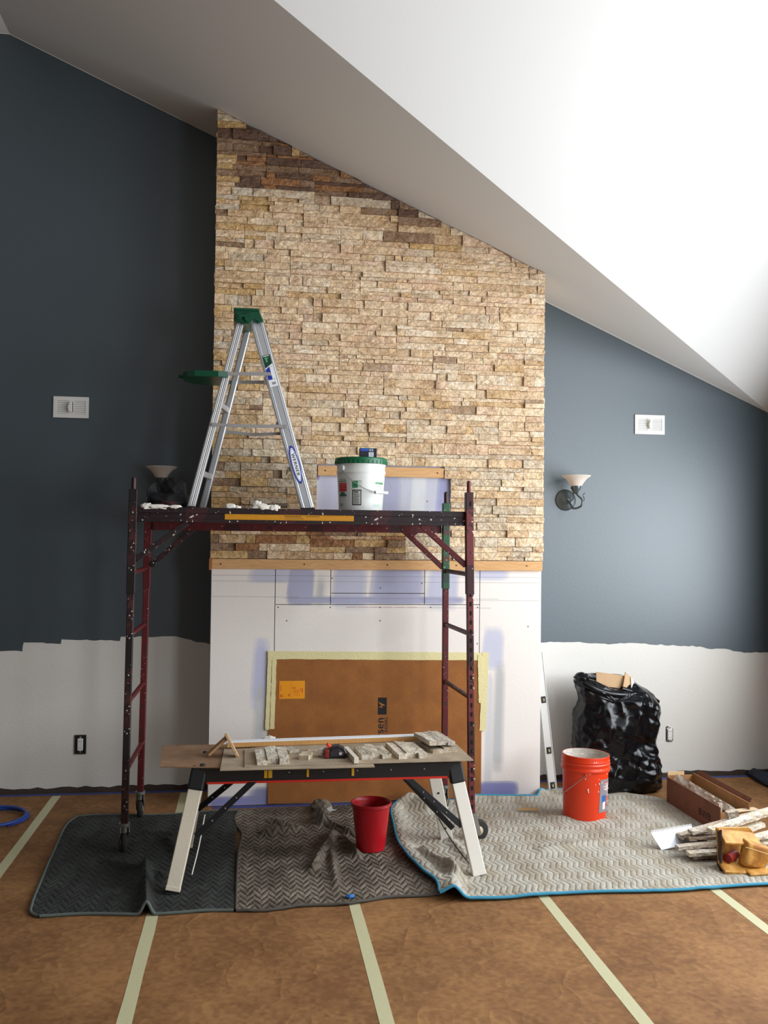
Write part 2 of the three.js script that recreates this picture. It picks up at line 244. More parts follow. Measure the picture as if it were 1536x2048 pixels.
{
  const ch = thing('stone_chimney', 'tall chimney breast of tan split-face stone strips above bare white wallboard, reaching the sloped ceiling', 'fireplace', [0.82, 0, 0.21]);
  const core = extrude([[CX0 + 0.012, 0], [CX1 - 0.012, 0], [CX1 - 0.012, ceilA(CX1) - 0.006], [CX0 + 0.012, ceilA(CX0) - 0.02]], CZ - 0.018); core.translate(0, 0, 0.001);
  part('core', core, M(S('#8d8172'), 0.95), ch);
  // wallboard: purple moisture-resistant board with patches of white skim coat, pencil lines and screw heads; drawn over x -0.25..1.888, y 0..2.2
  const px = (x) => (x - CX0) * 480, py = (y) => (2.2 - y) * 480;
  const boardTex = canvasTex(1027, 1056, (c, w, h) => {
    c.fillStyle = '#f0e7df'; c.fillRect(0, 0, w, h); const r = rng(7);
    const patch = (x0, x1, y0, y1, col, a, soft = 14) => { const tall = y1 - y0 > x1 - x0; for (let k = 0; k < 40; k++) { c.fillStyle = col; c.globalAlpha = a / 13; const j = (f) => (r() - 0.5) * soft * 2 * f; const X0 = px(x0) + j(tall ? 1 : 2.2), X1 = px(x1) + j(tall ? 1 : 2.2), Y0 = py(y1) + j(tall ? 2.2 : 1), Y1 = py(y0) + j(tall ? 2.2 : 1); c.beginPath(); const q = Math.min(10, (X1 - X0) / 3, (Y1 - Y0) / 3); c.moveTo(X0 + q, Y0); c.lineTo(X1 - q * 2 * r(), Y0); c.lineTo(X1, Y0 + q * 2 * r()); c.lineTo(X1 - q * r(), Y1); c.lineTo(X0 + q * 2 * r(), Y1); c.lineTo(X0, Y1 - q * 2 * r()); c.closePath(); c.fill(); } c.globalAlpha = 1; };
    const L = '#aba7bf', L2 = '#c3bfcb', D = '#8a86b2';
    patch(0.0, 0.24, 1.40, 1.48, L2, 0.9, 8); patch(0.23, 0.39, 1.27, 1.48, L, 1.1, 6); patch(0.40, 0.47, 1.26, 1.42, L, 0.35, 10); patch(0.52, 0.72, 1.26, 1.48, L2, 0.8, 12); patch(0.78, 1.08, 1.27, 1.48, L, 1.1, 9); patch(1.13, 1.32, 1.26, 1.48, L2, 0.8, 12); patch(1.45, 1.65, 1.42, 1.48, L2, 0.9, 7); patch(0.24, 1.36, 1.262, 1.30, L, 0.6, 4);
    patch(0.02, 0.11, 0.62, 1.0, L2, 0.65, 13); patch(0.03, 0.10, 0.3, 0.72, L2, 0.45, 12); patch(1.50, 1.63, 0.86, 1.08, L2, 0.9, 9); patch(1.57, 1.64, 0.2, 0.85, L, 0.55, 10); patch(1.52, 1.56, 0.06, 0.8, L2, 0.5, 8);
    patch(-0.24, 0.2, 0.0, 0.05, D, 0.9, 7); patch(0.02, 0.15, 0.02, 0.1, D, 0.8, 9); patch(1.47, 1.72, 0.0, 0.10, D, 1.1, 7);
    patch(0.38, 1.3, 1.78, 2.16, '#bcbccd', 1.2, 3); patch(0.8, 0.93, 1.78, 2.1, '#a09eba', 0.6, 14); patch(1.18, 1.28, 1.78, 2.1, '#9f9dba', 0.8, 8); patch(1.02, 1.1, 1.78, 2.1, '#dcdae2', 0.8, 10); patch(0.4, 0.52, 1.78, 2.08, '#cfd0dc', 0.8, 8); patch(0.3, 0.41, 2.05, 2.14, '#5d4a92', 1.3, 5);
    c.strokeStyle = '#6f6966'; c.lineWidth = 1; c.globalAlpha = 0.55; for (const [y, a, b] of [[1.435, -0.24, 1.88], [1.40, -0.24, 1.88], [1.303, -0.24, 0.3], [1.293, 0.2, 1.6], [1.282, 1.2, 1.88], [1.235, 0.6, 1.55]]) { c.beginPath(); c.moveTo(px(a), py(y)); c.lineTo(px(b), py(y) + 2); c.stroke(); } c.globalAlpha = 1;
    c.fillStyle = '#c97f88'; c.globalAlpha = 0.5; c.font = 'bold 7px sans-serif'; for (let k = 0; k < 6; k++) c.fillRect(px(0.6) + k * 38, py(1.238), 30, 2); c.globalAlpha = 1;
    c.fillStyle = '#4a3f3a'; for (const [x, y] of [[0.225, 1.15], [0.82, 1.15], [0.17, 1.235], [0.5, 1.235], [0.82, 1.235], [1.15, 1.235], [1.46, 1.235], [0.51, 1.42], [1.09, 1.39], [0.82, 1.36], [1.80, 1.11], [0.55, 1.92], [1.12, 1.92], [1.46, 1.0]]) { c.beginPath(); c.arc(px(x), py(y), 2, 0, 7); c.fill(); }
  });
  const mBoard = M('#ffffff', 0.85, { map: boardTex, bumpMap: peel, bumpScale: 0.0005 });
  const panel = (x0, x1, y0, y1) => { const g = boxC(x0, x1, y0, y1, CZ - 0.016, CZ, 0.0012), p = g.attributes.position, uv = g.attributes.uv; for (let i = 0; i < p.count; i++) uv.setXY(i, (p.getX(i) - CX0) / (CX1 - CX0), p.getY(i) / 2.2); return part('wallboard_panel', g, mBoard, ch); };
  const s = 0.0022;
  panel(CX0 + 0.004, 0.15 - s, 0.004, 1.475); panel(1.473 + s, CX1 - 0.002, 0.004, 1.475); panel(0.15 + s, 1.473 - s, 0.004, 1.253 - s);
  panel(0.15 + s, 0.5 - s, 1.253 + s, 1.475); panel(1.107 + s, 1.473 - s, 1.253 + s, 1.475); panel(0.5 + s, 1.107 - s, 1.253 + s, 1.325 - s); panel(0.5 + s, 1.107 - s, 1.325 + s, 1.475);
  panel(0.27, 1.29, 1.77, 2.16);
  for (const x of [CX0 - 0.0, CX1]) { const g = boxC(x === CX1 ? CX1 - 0.012 : CX0, x === CX1 ? CX1 : CX0 + 0.012, 0.004, 1.475, 0.002, CZ - 0.017, 0), p = g.attributes.position, uv = g.attributes.uv; for (let i = 0; i < p.count; i++) uv.setXY(i, 0.12 + p.getZ(i) * 0.1, 0.25 + p.getY(i) * 0.05); part('wallboard_panel', g, mBoard, ch); }
  // stone: panels of about 0.6 x 0.15 m, each laid up from strips of uneven height, length and depth
  const r = rng(2024), all = []; const inGap = (x, y) => x > 0.404 && x < 1.27 && y > 1.8 && y < 2.137 || x > 1.224 && x < 1.268 && y > 1.8 && y < 2.05;
  const cut = (x) => ceilA(x) - 0.004;
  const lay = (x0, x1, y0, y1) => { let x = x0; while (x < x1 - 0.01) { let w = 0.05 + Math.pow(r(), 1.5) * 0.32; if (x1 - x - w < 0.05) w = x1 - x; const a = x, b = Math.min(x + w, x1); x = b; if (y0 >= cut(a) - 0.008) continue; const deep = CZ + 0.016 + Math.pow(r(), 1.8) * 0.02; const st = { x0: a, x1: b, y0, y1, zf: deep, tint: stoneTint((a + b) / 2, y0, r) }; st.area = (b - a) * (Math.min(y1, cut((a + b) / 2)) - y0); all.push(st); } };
  let y = 1.5405, course = 0;
  while (y < ceilA(CX0)) {
    const H = 0.1505; let x = CX0 - 0.005; let first = true;
    while (x < CX1 - 0.01) {
      let w = first ? [0.62, 0.31, 0.47, 0.18, 0.55][course % 5] : 0.61; first = false; if (CX1 - x - w < 0.12) w = CX1 + 0.004 - x;
      const rows = []; let left = H; while (left > 0.02) { let h = 0.024 + r() * 0.032; if (left - h < 0.02) h = left; rows.push(h); left -= h; }
      let yy = y; for (const h of rows) {
        const a = x, b = x + w; const mid = yy + h / 2;
        if (mid > 1.8 && mid < 2.137 && b > 0.404 && a < 1.27) { const gx1 = mid < 2.05 ? 1.268 : 1.226; if (a < 0.404) lay(a, 0.404, yy, yy + h); if (b > gx1) lay(Math.max(a, gx1), b, yy, yy + h); } else lay(a, b, yy, yy + h);
        yy += h;
      }
      x += w;
    }
    y += H + 0.0005; course++;
  }
  // returns on the two sides
  const sides = [];
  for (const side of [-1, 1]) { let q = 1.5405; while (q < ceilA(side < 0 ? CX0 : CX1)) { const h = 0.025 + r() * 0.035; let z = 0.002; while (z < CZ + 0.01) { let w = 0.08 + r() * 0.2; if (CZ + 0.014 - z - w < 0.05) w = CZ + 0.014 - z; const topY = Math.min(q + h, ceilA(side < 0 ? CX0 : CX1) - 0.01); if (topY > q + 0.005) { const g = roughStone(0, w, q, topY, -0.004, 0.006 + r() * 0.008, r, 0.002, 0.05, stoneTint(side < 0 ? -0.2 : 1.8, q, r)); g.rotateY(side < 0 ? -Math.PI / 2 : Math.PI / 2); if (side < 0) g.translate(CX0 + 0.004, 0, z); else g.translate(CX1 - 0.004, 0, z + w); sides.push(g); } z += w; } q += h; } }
  all.sort((a, b) => b.area - a.area); const rest = [];
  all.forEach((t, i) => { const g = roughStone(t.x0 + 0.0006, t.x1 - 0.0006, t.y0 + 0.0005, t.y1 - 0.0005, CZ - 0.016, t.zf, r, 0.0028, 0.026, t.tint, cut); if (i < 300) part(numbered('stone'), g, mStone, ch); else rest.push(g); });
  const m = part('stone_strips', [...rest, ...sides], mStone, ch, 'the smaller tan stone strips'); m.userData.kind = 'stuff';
  console.log('stones', all.length);
}
// wooden battens
const mBatten = M('#ffffff', 0.7, { map: woodTex(0xe0b27e, 0xcf9a62, 1.4) });
const mScrew = M(S('#4a3a30'), 0.5, { metalness: 0.6 });
function batten(label, x0, x1, y0, y1, screws) {
  const t = thing('wooden_batten', label, 'wood strip', [(x0 + x1) / 2, y0, CZ + 0.012]); part('strip', boxC(x0, x1, y0, y1, CZ + 0.0005, CZ + 0.024, 0.001), mBatten, t);
  for (const x of screws) part('screw', rod(V(x, (y0 + y1) / 2, CZ + 0.02), V(x, (y0 + y1) / 2, CZ + 0.0252), 0.005, 0.005, 8), mScrew, t); return t;
}
batten('long pale wood batten screwed to the wallboard below the lowest stone course', -0.244, 1.886, 1.476, 1.538, [-0.19, 0.33, 0.86, 1.31, 1.78]);
batten('short pale wood batten above the bare purple patch, behind the white bucket', 0.408, 1.222, 2.072, 2.134, [0.455, 0.79, 1.18]);
{ const t = thing('wood_block', 'small brown end block at the left end of the long batten below the stone', 'wood block', [-0.252, 1.47, 0.44]); part('block', boxC(-0.262, -0.246, 1.468, 1.54, 0.40, 0.452, 0.002), M(S('#a5683a'), 0.8), t); }
// cardboard sheet taped over the firebox
{
  const cw = 1.368, chh = 0.908;
  const tex = canvasTex(1368, 908, (c, w, h) => {
    const im = c.createImageData(w, h); const a = hex3(0x8a5426), b = hex3(0xa5682f);
    for (let y = 0; y < h; y++) for (let x = 0; x < w; x++) { const k = clamp(0.5 + (cardN(x / 700, y / 700) - 0.5) * 1.4 + (fiberB(x / 90, y / 260) - 0.5) * 0.18, 0, 1), q = (y * w + x) * 4, m = mix3(a, b, k); for (let i = 0; i < 3; i++) im.data[q + i] = m[i] * 255; im.data[q + 3] = 255; }
    c.putImageData(im, 0, 0); c.fillStyle = '#1d1a1c';
    const X = (x) => (x - 0.122) * 1000, Y = (y) => (0.918 - y) * 1000;
    c.fillRect(X(0.811), Y(0.662), 57, 108); c.fillStyle = '#a5682f'; c.beginPath(); c.moveTo(X(0.811) + 2, Y(0.662) + 26); c.lineTo(X(0.811) + 40, Y(0.662) + 44); c.lineTo(X(0.811) + 48, Y(0.662) + 52); c.lineTo(X(0.811) + 20, Y(0.662) + 54); c.lineTo(X(0.811) + 34, Y(0.662) + 66); c.lineTo(X(0.811) + 4, Y(0.662) + 62); c.lineTo(X(0.811) + 22, Y(0.662) + 52); c.closePath(); c.fill();
    c.fillStyle = '#1d1a1c'; c.save(); c.translate(X(0.811) + 38, Y(0.662) + 365); c.rotate(-Math.PI / 2); c.font = 'bold 62px sans-serif'; c.textAlign = 'right'; c.fillText('Andersen', 240, 0); c.font = 'bold 29px sans-serif'; c.fillText('WINDOWS DOORS', 240, 27); c.restore();
    c.strokeStyle = '#6e421c'; c.lineWidth = 2; c.globalAlpha = 0.25; for (const x of [300, 830, 1130]) { c.beginPath(); c.moveTo(x, 0); c.lineTo(x + 4, h); c.stroke(); }
  });
  const t = thing('cardboard_sheet', 'brown cardboard sheet with black print and orange sticker, taped over the fireplace opening', 'cardboard', [0.8, 0.01, CZ + 0.005]);
  const g = boxC(0.122, 1.49, 0.01, 0.918, CZ + 0.001, CZ + 0.008, 0.001), p = g.attributes.position, uv = g.attributes.uv; for (let i = 0; i < p.count; i++) uv.setXY(i, (p.getX(i) - 0.122) / cw, (p.getY(i) - 0.01) / chh);
  part('sheet', g, M('#ffffff', 0.85, { map: tex, bumpMap: peel, bumpScale: 0.0004 }), t);
  const mYT = M(S('#e6d9a2'), 0.6, { bumpMap: roll, bumpScale: 0.0012 }), r = rng(31);
  const strip = (x0, y0, x1, y1, w, z) => { const n = 26, a = [], b = [], dx = x1 - x0, dy = y1 - y0, L = Math.hypot(dx, dy), nx = -dy / L, ny = dx / L; for (let k = 0; k <= n; k++) { const q = k / n, e = (k === 0 || k === n) ? 0.01 : 0.003; a.push([x0 + dx * q + nx * (w / 2 + (r() - 0.5) * e), y0 + dy * q + ny * (w / 2 + (r() - 0.5) * e)]); b.push([x0 + dx * q - nx * (w / 2 + (r() - 0.5) * e), y0 + dy * q - ny * (w / 2 + (r() - 0.5) * e)]); } const s = extrude([...b, ...a.reverse()], 0.0012); s.translate(0, 0, z); return part('tape_strip', s, mYT, t); };
  strip(0.108, 0.937, 1.525, 0.918, 0.05, CZ + 0.0083); strip(0.124, 0.955, 0.113, 0.47, 0.026, CZ + 0.0098); strip(0.152, 0.93, 0.144, 0.475, 0.028, CZ + 0.0098); strip(1.512, 0.945, 1.498, 0.44, 0.042, CZ + 0.0098); strip(1.475, 0.93, 1.484, 0.62, 0.03, CZ + 0.011);
  const lab = canvasTex(256, 180, (c) => { c.fillStyle = '#f29a0e'; c.fillRect(0, 0, 256, 180); c.fillStyle = '#d2521a'; c.strokeStyle = '#d2521a'; c.lineWidth = 2; c.strokeRect(118, 8, 0, 164); for (const [x, y, w, h] of [[10, 132, 12, 34], [28, 140, 10, 24], [92, 130, 14, 26], [14, 40, 7, 60], [132, 60, 8, 22], [150, 58, 8, 26], [140, 92, 60, 4], [140, 104, 60, 4], [140, 118, 66, 4], [208, 78, 8, 20], [226, 76, 10, 44], [146, 140, 60, 4]]) c.fillRect(x, y, w, h); });
  const sg = new THREE.PlaneGeometry(0.16, 0.112); sg.translate(0.265, 0.718, CZ + 0.0086); part('sticker', sg, M('#ffffff', 0.5, { map: lab }), t, 'orange shipping sticker');
}

// ------------------------------------------------------------------ wall fittings
const mWhitePlastic = M(S('#ecebe6'), 0.4);
{ // wall air vent with its central lever
  const t = thing('wall_vent', 'white wall vent with central lever on the dark wall left of the chimney', 'vent', [-1.19, 2.515, 0.002], 'white wall vents'); const x = -1.19, y = 2.515, W = 0.225, H = 0.14;
  part('frame', [boxC(x - W / 2, x + W / 2, y + 0.042, y + H / 2, 0.0015, 0.012), boxC(x - W / 2, x + W / 2, y - H / 2, y - 0.042, 0.0015, 0.012), boxC(x - W / 2, x - W / 2 + 0.022, y - 0.043, y + 0.043, 0.0015, 0.012), boxC(x + W / 2 - 0.022, x + W / 2, y - 0.043, y + 0.043, 0.0015, 0.012)], mWhitePlastic, t);
  part('back_plate', boxC(x - 0.1, x + 0.1, y - 0.045, y + 0.045, 0.0015, 0.0035, 0), M(S('#c9c8c4'), 0.7), t);
  for (let k = 0; k < 7; k++) { const yy = y - 0.036 + k * 0.012; for (const s of [-1, 1]) { const g = box(0, 0, 0, 0.074, 0.0098, 0.002, 0.0005); g.rotateX(-0.3); g.translate(x + s * 0.053, yy, 0.008); part('louver', g, mWhitePlastic, t); } }
  part('lever_plate', boxC(x - 0.016, x + 0.016, y - 0.043, y + 0.043, 0.003, 0.011, 0.001), mWhitePlastic, t);
  part('lever_slot', boxC(x + 0.009, x + 0.013, y - 0.034, y + 0.034, 0.0105, 0.0122, 0), M(S('#3c3b39'), 0.7), t);
  part('lever', extrude([[x - 0.01, y - 0.03], [x + 0.005, y - 0.032], [x + 0.005, y + 0.032], [x - 0.006, y + 0.026], [x - 0.015, y]], 0.026, 0.001).translate(0, 0, 0.01), mWhitePlastic, t);
  copyOf(t, 'white wall vent with central lever on the light blue wall right of the chimney', 4.008, 0, 0);
}
{ // wall sconce: round back plate, scrolled arm, socket cup, flared frosted glass shade
  const mPewter = M(S('#5c6466'), 0.38, { metalness: 0.75 }), mShade = P(S('#efe4d8'), 0.85, { transmission: 0.35, thickness: 0 });
  const bx = 2.195, by = 1.962, sx = 2.225, sz = 0.135;
  const t = thing('wall_sconce', 'pewter wall sconce with flared white glass shade on the light wall right of the chimney', 'wall lamp', [bx, by, 0.002], 'wall sconces');
  const g = lathe([[0, 0], [0.072, 0], [0.075, 0.004], [0.07, 0.012], [0.056, 0.016], [0.05, 0.022], [0.034, 0.026], [0.02, 0.036], [0.012, 0.044], [0, 0.046]], 40); g.rotateX(Math.PI / 2); g.translate(bx, by, 0.0015); part('back_plate', g, mPewter, t);
  part('arm', [tube([[bx, by, 0.04], [bx + 0.01, by - 0.03, 0.075], [sx - 0.012, by - 0.062, 0.115], [sx + 0.03, by - 0.045, 0.15], [sx + 0.036, by - 0.005, 0.155], [sx + 0.012, by + 0.025, 0.142], [sx, by + 0.04, sz]], 0.007, 60, 10), tube([[sx - 0.03, by - 0.02, 0.1], [sx - 0.012, by + 0.02, 0.12], [sx - 0.02, by + 0.06, 0.12], [sx - 0.034, by + 0.085, 0.115]], 0.004, 30, 8), tube([[sx + 0.034, by - 0.03, 0.155], [sx + 0.05, by + 0.0, 0.16], [sx + 0.042, by + 0.03, 0.158], [sx + 0.055, by + 0.045, 0.16]], 0.0035, 30, 8)], mPewter, t);
  part('socket_cup', lathe([[0, -0.045], [0.012, -0.045], [0.016, -0.03], [0.03, -0.01], [0.036, 0.012], [0.033, 0.014], [0.02, 0.0], [0, -0.005]], 28, sx, by + 0.083, sz), mPewter, t);
  part('glass_shade', lathe([[0.03, 0], [0.038, 0.008], [0.052, 0.03], [0.072, 0.055], [0.098, 0.074], [0.1, 0.078], [0.096, 0.078], [0.069, 0.059], [0.049, 0.034], [0.034, 0.011], [0.026, 0.003]], 44, sx, by + 0.088, sz), mShade, t);
  part('bulb', lathe([[0, -0.005], [0.014, 0], [0.018, 0.02], [0.026, 0.04], [0.022, 0.058], [0, 0.066]], 20, sx, by + 0.085, sz), M(S('#e9e6df'), 0.3), t);
  const c = copyOf(t, 'dim wall sconce with flared glass shade on the dark wall behind the scaffold\'s left end', -2.815, 0.0, 0);
}
{ // outlets without cover plates
  const mk = (x, y, label, dark) => {
    const t = thing('outlet', label, 'outlet', [x, y, 0.002]); const w = 0.037, h = 0.062, mB = M(S(dark ? '#1c1b1d' : '#2b2624'), 0.7);
    if (dark) part('box', [boxC(x - w, x + w, y + h - 0.012, y + h, 0.0015, 0.008), boxC(x - w, x + w, y - h, y - h + 0.012, 0.0015, 0.008), boxC(x - w, x - w + 0.014, y - h + 0.012, y + h - 0.012, 0.0015, 0.008), boxC(x + w - 0.014, x + w, y - h + 0.012, y + h - 0.012, 0.0015, 0.008), boxC(x - w + 0.014, x + w - 0.014, y - h + 0.012, y + h - 0.012, 0.0015, 0.003)], mB, t);
    else part('box', [boxC(x - 0.027, x - 0.02, y - 0.05, y + 0.052, 0.0015, 0.004), boxC(x + 0.021, x + 0.026, y - 0.048, y + 0.04, 0.0015, 0.004), boxC(x - 0.024, x - 0.008, y + 0.048, y + 0.056, 0.0015, 0.004), boxC(x - 0.02, x + 0.02, y - 0.054, y - 0.048, 0.0015, 0.004)], mB, t);
    part('receptacle', boxC(x - 0.018, x + 0.018, y - 0.04, y + 0.04, 0.003, 0.016, 0.005), mWhitePlastic, t);
    part('strap', [boxC(x - 0.006, x + 0.006, y + 0.04, y + 0.052, 0.004, 0.009), boxC(x - 0.006, x + 0.006, y - 0.052, y - 0.04, 0.004, 0.009)], M(S('#b5b2aa'), 0.4, { metalness: 0.6 }), t);
    for (const s of [-1, 1]) part('socket_slot', [boxC(x - 0.008, x - 0.006, y + s * 0.022 - 0.004, y + s * 0.022 + 0.004, 0.0155, 0.0166, 0), boxC(x + 0.006, x + 0.008, y + s * 0.022 - 0.004, y + s * 0.022 + 0.004, 0.0155, 0.0166, 0)], mB, t);
  };
  mk(-1.088, 0.31, 'white receptacle in a black uncovered box on the left wall', true); mk(2.977, 0.301, 'uncovered white receptacle in the wall right of the black trash bag', false);
}

// ------------------------------------------------------------------ scaffold
{
  const pDark = M('#ffffff', 0.55, { map: paintTex(0x1b1214, 0x33171a, 0x4a2420, 101, 0.42, 0.16), metalness: 0.1 });
  const pMaroon = M('#ffffff', 0.5, { map: paintTex(0x3e1a1e, 0x6b2a2b, 0x241618, 111, 0.45, 0.15), metalness: 0.1 });
  const pRed = M('#ffffff', 0.5, { map: paintTex(0x5c1519, 0x3c1114, 0x33201c, 121, 0.4, 0.13), metalness: 0.1 });
  const pGreen = M('#ffffff', 0.5, { map: paintTex(0x2e5a3c, 0x33413a, 0x5c2d26, 131, 0.45, 0.15), metalness: 0.1 });
  const pRail = M('#ffffff', 0.5, { map: paintTex(0x241317, 0x3c1a1e, 0x150f12, 141, 0.45, 0.17), metalness: 0.1 });
  const mSteel = M(S('#8f8d86'), 0.4, { metalness: 0.7 }), mRubber = M(S('#26241f'), 0.8), mHole = M(S('#050505'), 0.9);
  const t = thing('scaffold', 'paint-spattered maroon rolling scaffold with knee braces and a platform in front of the chimney', 'scaffold', [0.29, 0.0, 0.94]);
  const X = { L: -0.625, R: 1.205 }, F = 1.24, B = 0.63;
  // four posts: lower tube, upper sleeve, top pin
  const post = (x0, x1, z, top, mLow, mUp, holes, sleeveTop, caster) => {
    const y0 = caster ? 0.155 : 0.12, s = 0.02; const xa = (y) => lerp(x0, x1, (y - 0.1) / 1.85);
    const lo = part('post', bar(V(xa(y0), y0, z), V(xa(1.42), 1.42, z), 0.036, 0.036, V(1, 0, 0), 0.004), mLow, t);
    if (holes) for (let k = 0; k < 24; k++) { const y = 0.2 + k * 0.0508; part('slot', boxC(xa(y) - 0.006, xa(y) + 0.006, y - 0.012, y + 0.012, z + 0.0178, z + 0.0186, 0), mHole, lo); }
    const up = part('sleeve', bar(V(xa(1.37), 1.37, z), V(xa(sleeveTop), sleeveTop, z), 0.044, 0.044, V(1, 0, 0), 0.004), mUp, t);
    if (holes) part('slot', boxC(xa(1.87) - 0.004, xa(1.87) + 0.008, 1.862, 1.888, z + 0.0218, z + 0.0226, 0), mHole, up);
    part('top_pin', [rod(V(xa(sleeveTop), sleeveTop - 0.002, z), V(xa(top), top - 0.008, z), 0.0125, 0.0125, 16), rod(V(xa(top), top - 0.008, z), V(xa(top), top, z), 0.0125, 0.007, 16)], mUp === pGreen ? pDark : mUp, t);
  };
  post(-0.642, -0.627, F, 1.99, pDark, pDark, false, 1.925, true); post(-0.632, -0.61, B, 1.9, pRed, pRed, false, 1.83, true);
  post(1.229, 1.198, F + 0.01, 2.005, pMaroon, pMaroon, true, 1.94, true); post(1.197, 1.19, B + 0.04, 1.97, pRed, pGreen, false, 1.9, true);
  // rungs of the two end frames
  for (const y of [1.48, 1.15, 0.80, 0.45]) { part('rung', rod(V(-0.628, y, B + 0.018), V(-0.632, y, F - 0.018), 0.0135, 0.0135, 14), pRed, t); part('rung', rod(V(1.196, y, B + 0.058), V(1.211, y, F - 0.008), 0.0135, 0.0135, 14), pMaroon, t); }
  // platform: angle rails front and rear, end rails, plywood deck
  const yT = 1.832;
  const fr = part('platform_rail', [boxC(-0.605, 1.178, 1.80, yT, F - 0.035, F + 0.004, 0.002), boxC(-0.605, 1.178, 1.768, 1.801, F - 0.03, F - 0.002, 0.001), boxC(-0.605, 1.178, 1.752, 1.769, F - 0.035, F + 0.006, 0.002)], pRail, t);
  part('platform_rail', [boxC(-0.588, 1.166, 1.79, yT, B - 0.004, B + 0.03, 0.002), boxC(-0.588, 1.166, 1.712, 1.785, B, B + 0.032, 0.003)], pRed, t);
  part('platform_rail', boxC(-0.604, -0.57, 1.77, 1.81, B + 0.034, F - 0.037, 0.002), pRail, t); part('platform_rail', boxC(1.14, 1.175, 1.77, 1.81, B + 0.034, F - 0.037, 0.002), pRail, t);
  part('deck', boxC(-0.6, 1.172, 1.811, 1.83, B + 0.032, F - 0.036, 0.002), M('#ffffff', 0.8, { map: woodTex(0x57402c, 0x4a3524, 2) }), t);
  for (const [x, y] of [[0.92, 1.784], [0.985, 1.784]]) part('rivet', rod(V(x, y, F - 0.003), V(x, y, F + 0.001), 0.006, 0.004, 10), M(S('#d9d5cc'), 0.4), t);
  const warn = canvasTex(1024, 52, (c) => { c.fillStyle = '#c98a12'; c.fillRect(0, 0, 1024, 52); const r = rng(4); for (let k = 0; k < 300; k++) { c.fillStyle = r() > 0.5 ? '#b07410' : '#d39a22'; c.globalAlpha = 0.35; c.fillRect(r() * 1024, r() * 52, 30 * r(), 5 * r()); } c.globalAlpha = 1; c.fillStyle = '#3a2a12'; c.globalAlpha = 0.7; for (let k = 0; k < 9; k++) c.fillRect(470 + k * 15, 10, 10, 13); for (let k = 0; k < 12; k++) c.fillRect(640 + k * 9, 12, 6, 8); for (let j = 0; j < 3; j++) c.fillRect(470, 30 + j * 6, 150, 2); c.globalAlpha = 1; });
  { const g = new THREE.PlaneGeometry(0.7, 0.031); g.translate(0.204, 1.785, F - 0.0012); part('warning_label', g, M('#ffffff', 0.5, { map: warn }), fr, 'long yellow warning label'); }
  // knee braces
  part('knee_brace', bar(V(-0.61, 1.55, F - 0.0), V(-0.345, 1.75, F - 0.02), 0.03, 0.03, V(0, 0, 1)), pRail, t); part('knee_brace', bar(V(-0.592, 1.5, B + 0.015), V(-0.335, 1.735, B + 0.015), 0.03, 0.03, V(0, 0, 1)), pDark, t);
  part('knee_brace', bar(V(1.186, 1.53, F), V(0.935, 1.752, F - 0.02), 0.03, 0.03, V(0, 0, 1)), pRed, t); part('knee_brace', bar(V(1.172, 1.5, B + 0.04), V(0.915, 1.74, B + 0.018), 0.03, 0.03, V(0, 0, 1)), pRed, t);
  part('gusset', extrude([[0.915, 1.715], [1.02, 1.715], [0.985, 1.685]], 0.006).translate(0, 0, B + 0.03), pRed, t);
  // casters
  const caster = (x, z, turn) => {
    const f = part('caster', [rod(V(x, 0.115, z), V(x, 0.16, z), 0.017, 0.017, 18), rod(V(x, 0.165, z), V(x, 0.15, z), 0.03, 0.03, 20), ...[-1, 1].map((s) => { const g = extrude([[-0.016, 0.15], [0.02, 0.15], [0.046, 0.05], [0.03, 0.045], [-0.02, 0.118]], 0.004); g.translate(0, 0, s * 0.022 - 0.002); g.rotateY(turn); g.translate(x, 0, z); return g; }), box(0, 0, 0, 0.04, 0.006, 0.048).rotateY(turn).translate(x, 0.148, z)], mSteel, t);
    const ax = V(0.034, 0.062, 0).applyAxisAngle(V(0, 1, 0), turn); const w = lathe([[0.0, -0.016], [0.05, -0.016], [0.06, -0.012], [0.062, 0], [0.06, 0.012], [0.05, 0.016], [0.0, 0.016]], 30); w.rotateX(Math.PI / 2); w.rotateY(turn); w.translate(x + ax.x, 0.064, z + ax.z); part('wheel', w, mRubber, f);
    const hub = lathe([[0, -0.018], [0.026, -0.018], [0.026, 0.018], [0, 0.018]], 20); hub.rotateX(Math.PI / 2); hub.rotateY(turn); hub.translate(x + ax.x, 0.064, z + ax.z); part('hub', hub, M(S('#b9a78c'), 0.6), f);
  };
  caster(-0.642, F, 1.9); caster(-0.632, B, 1.6); caster(1.232, F + 0.01, 0.2); caster(1.197, B + 0.04, 1.2);
}

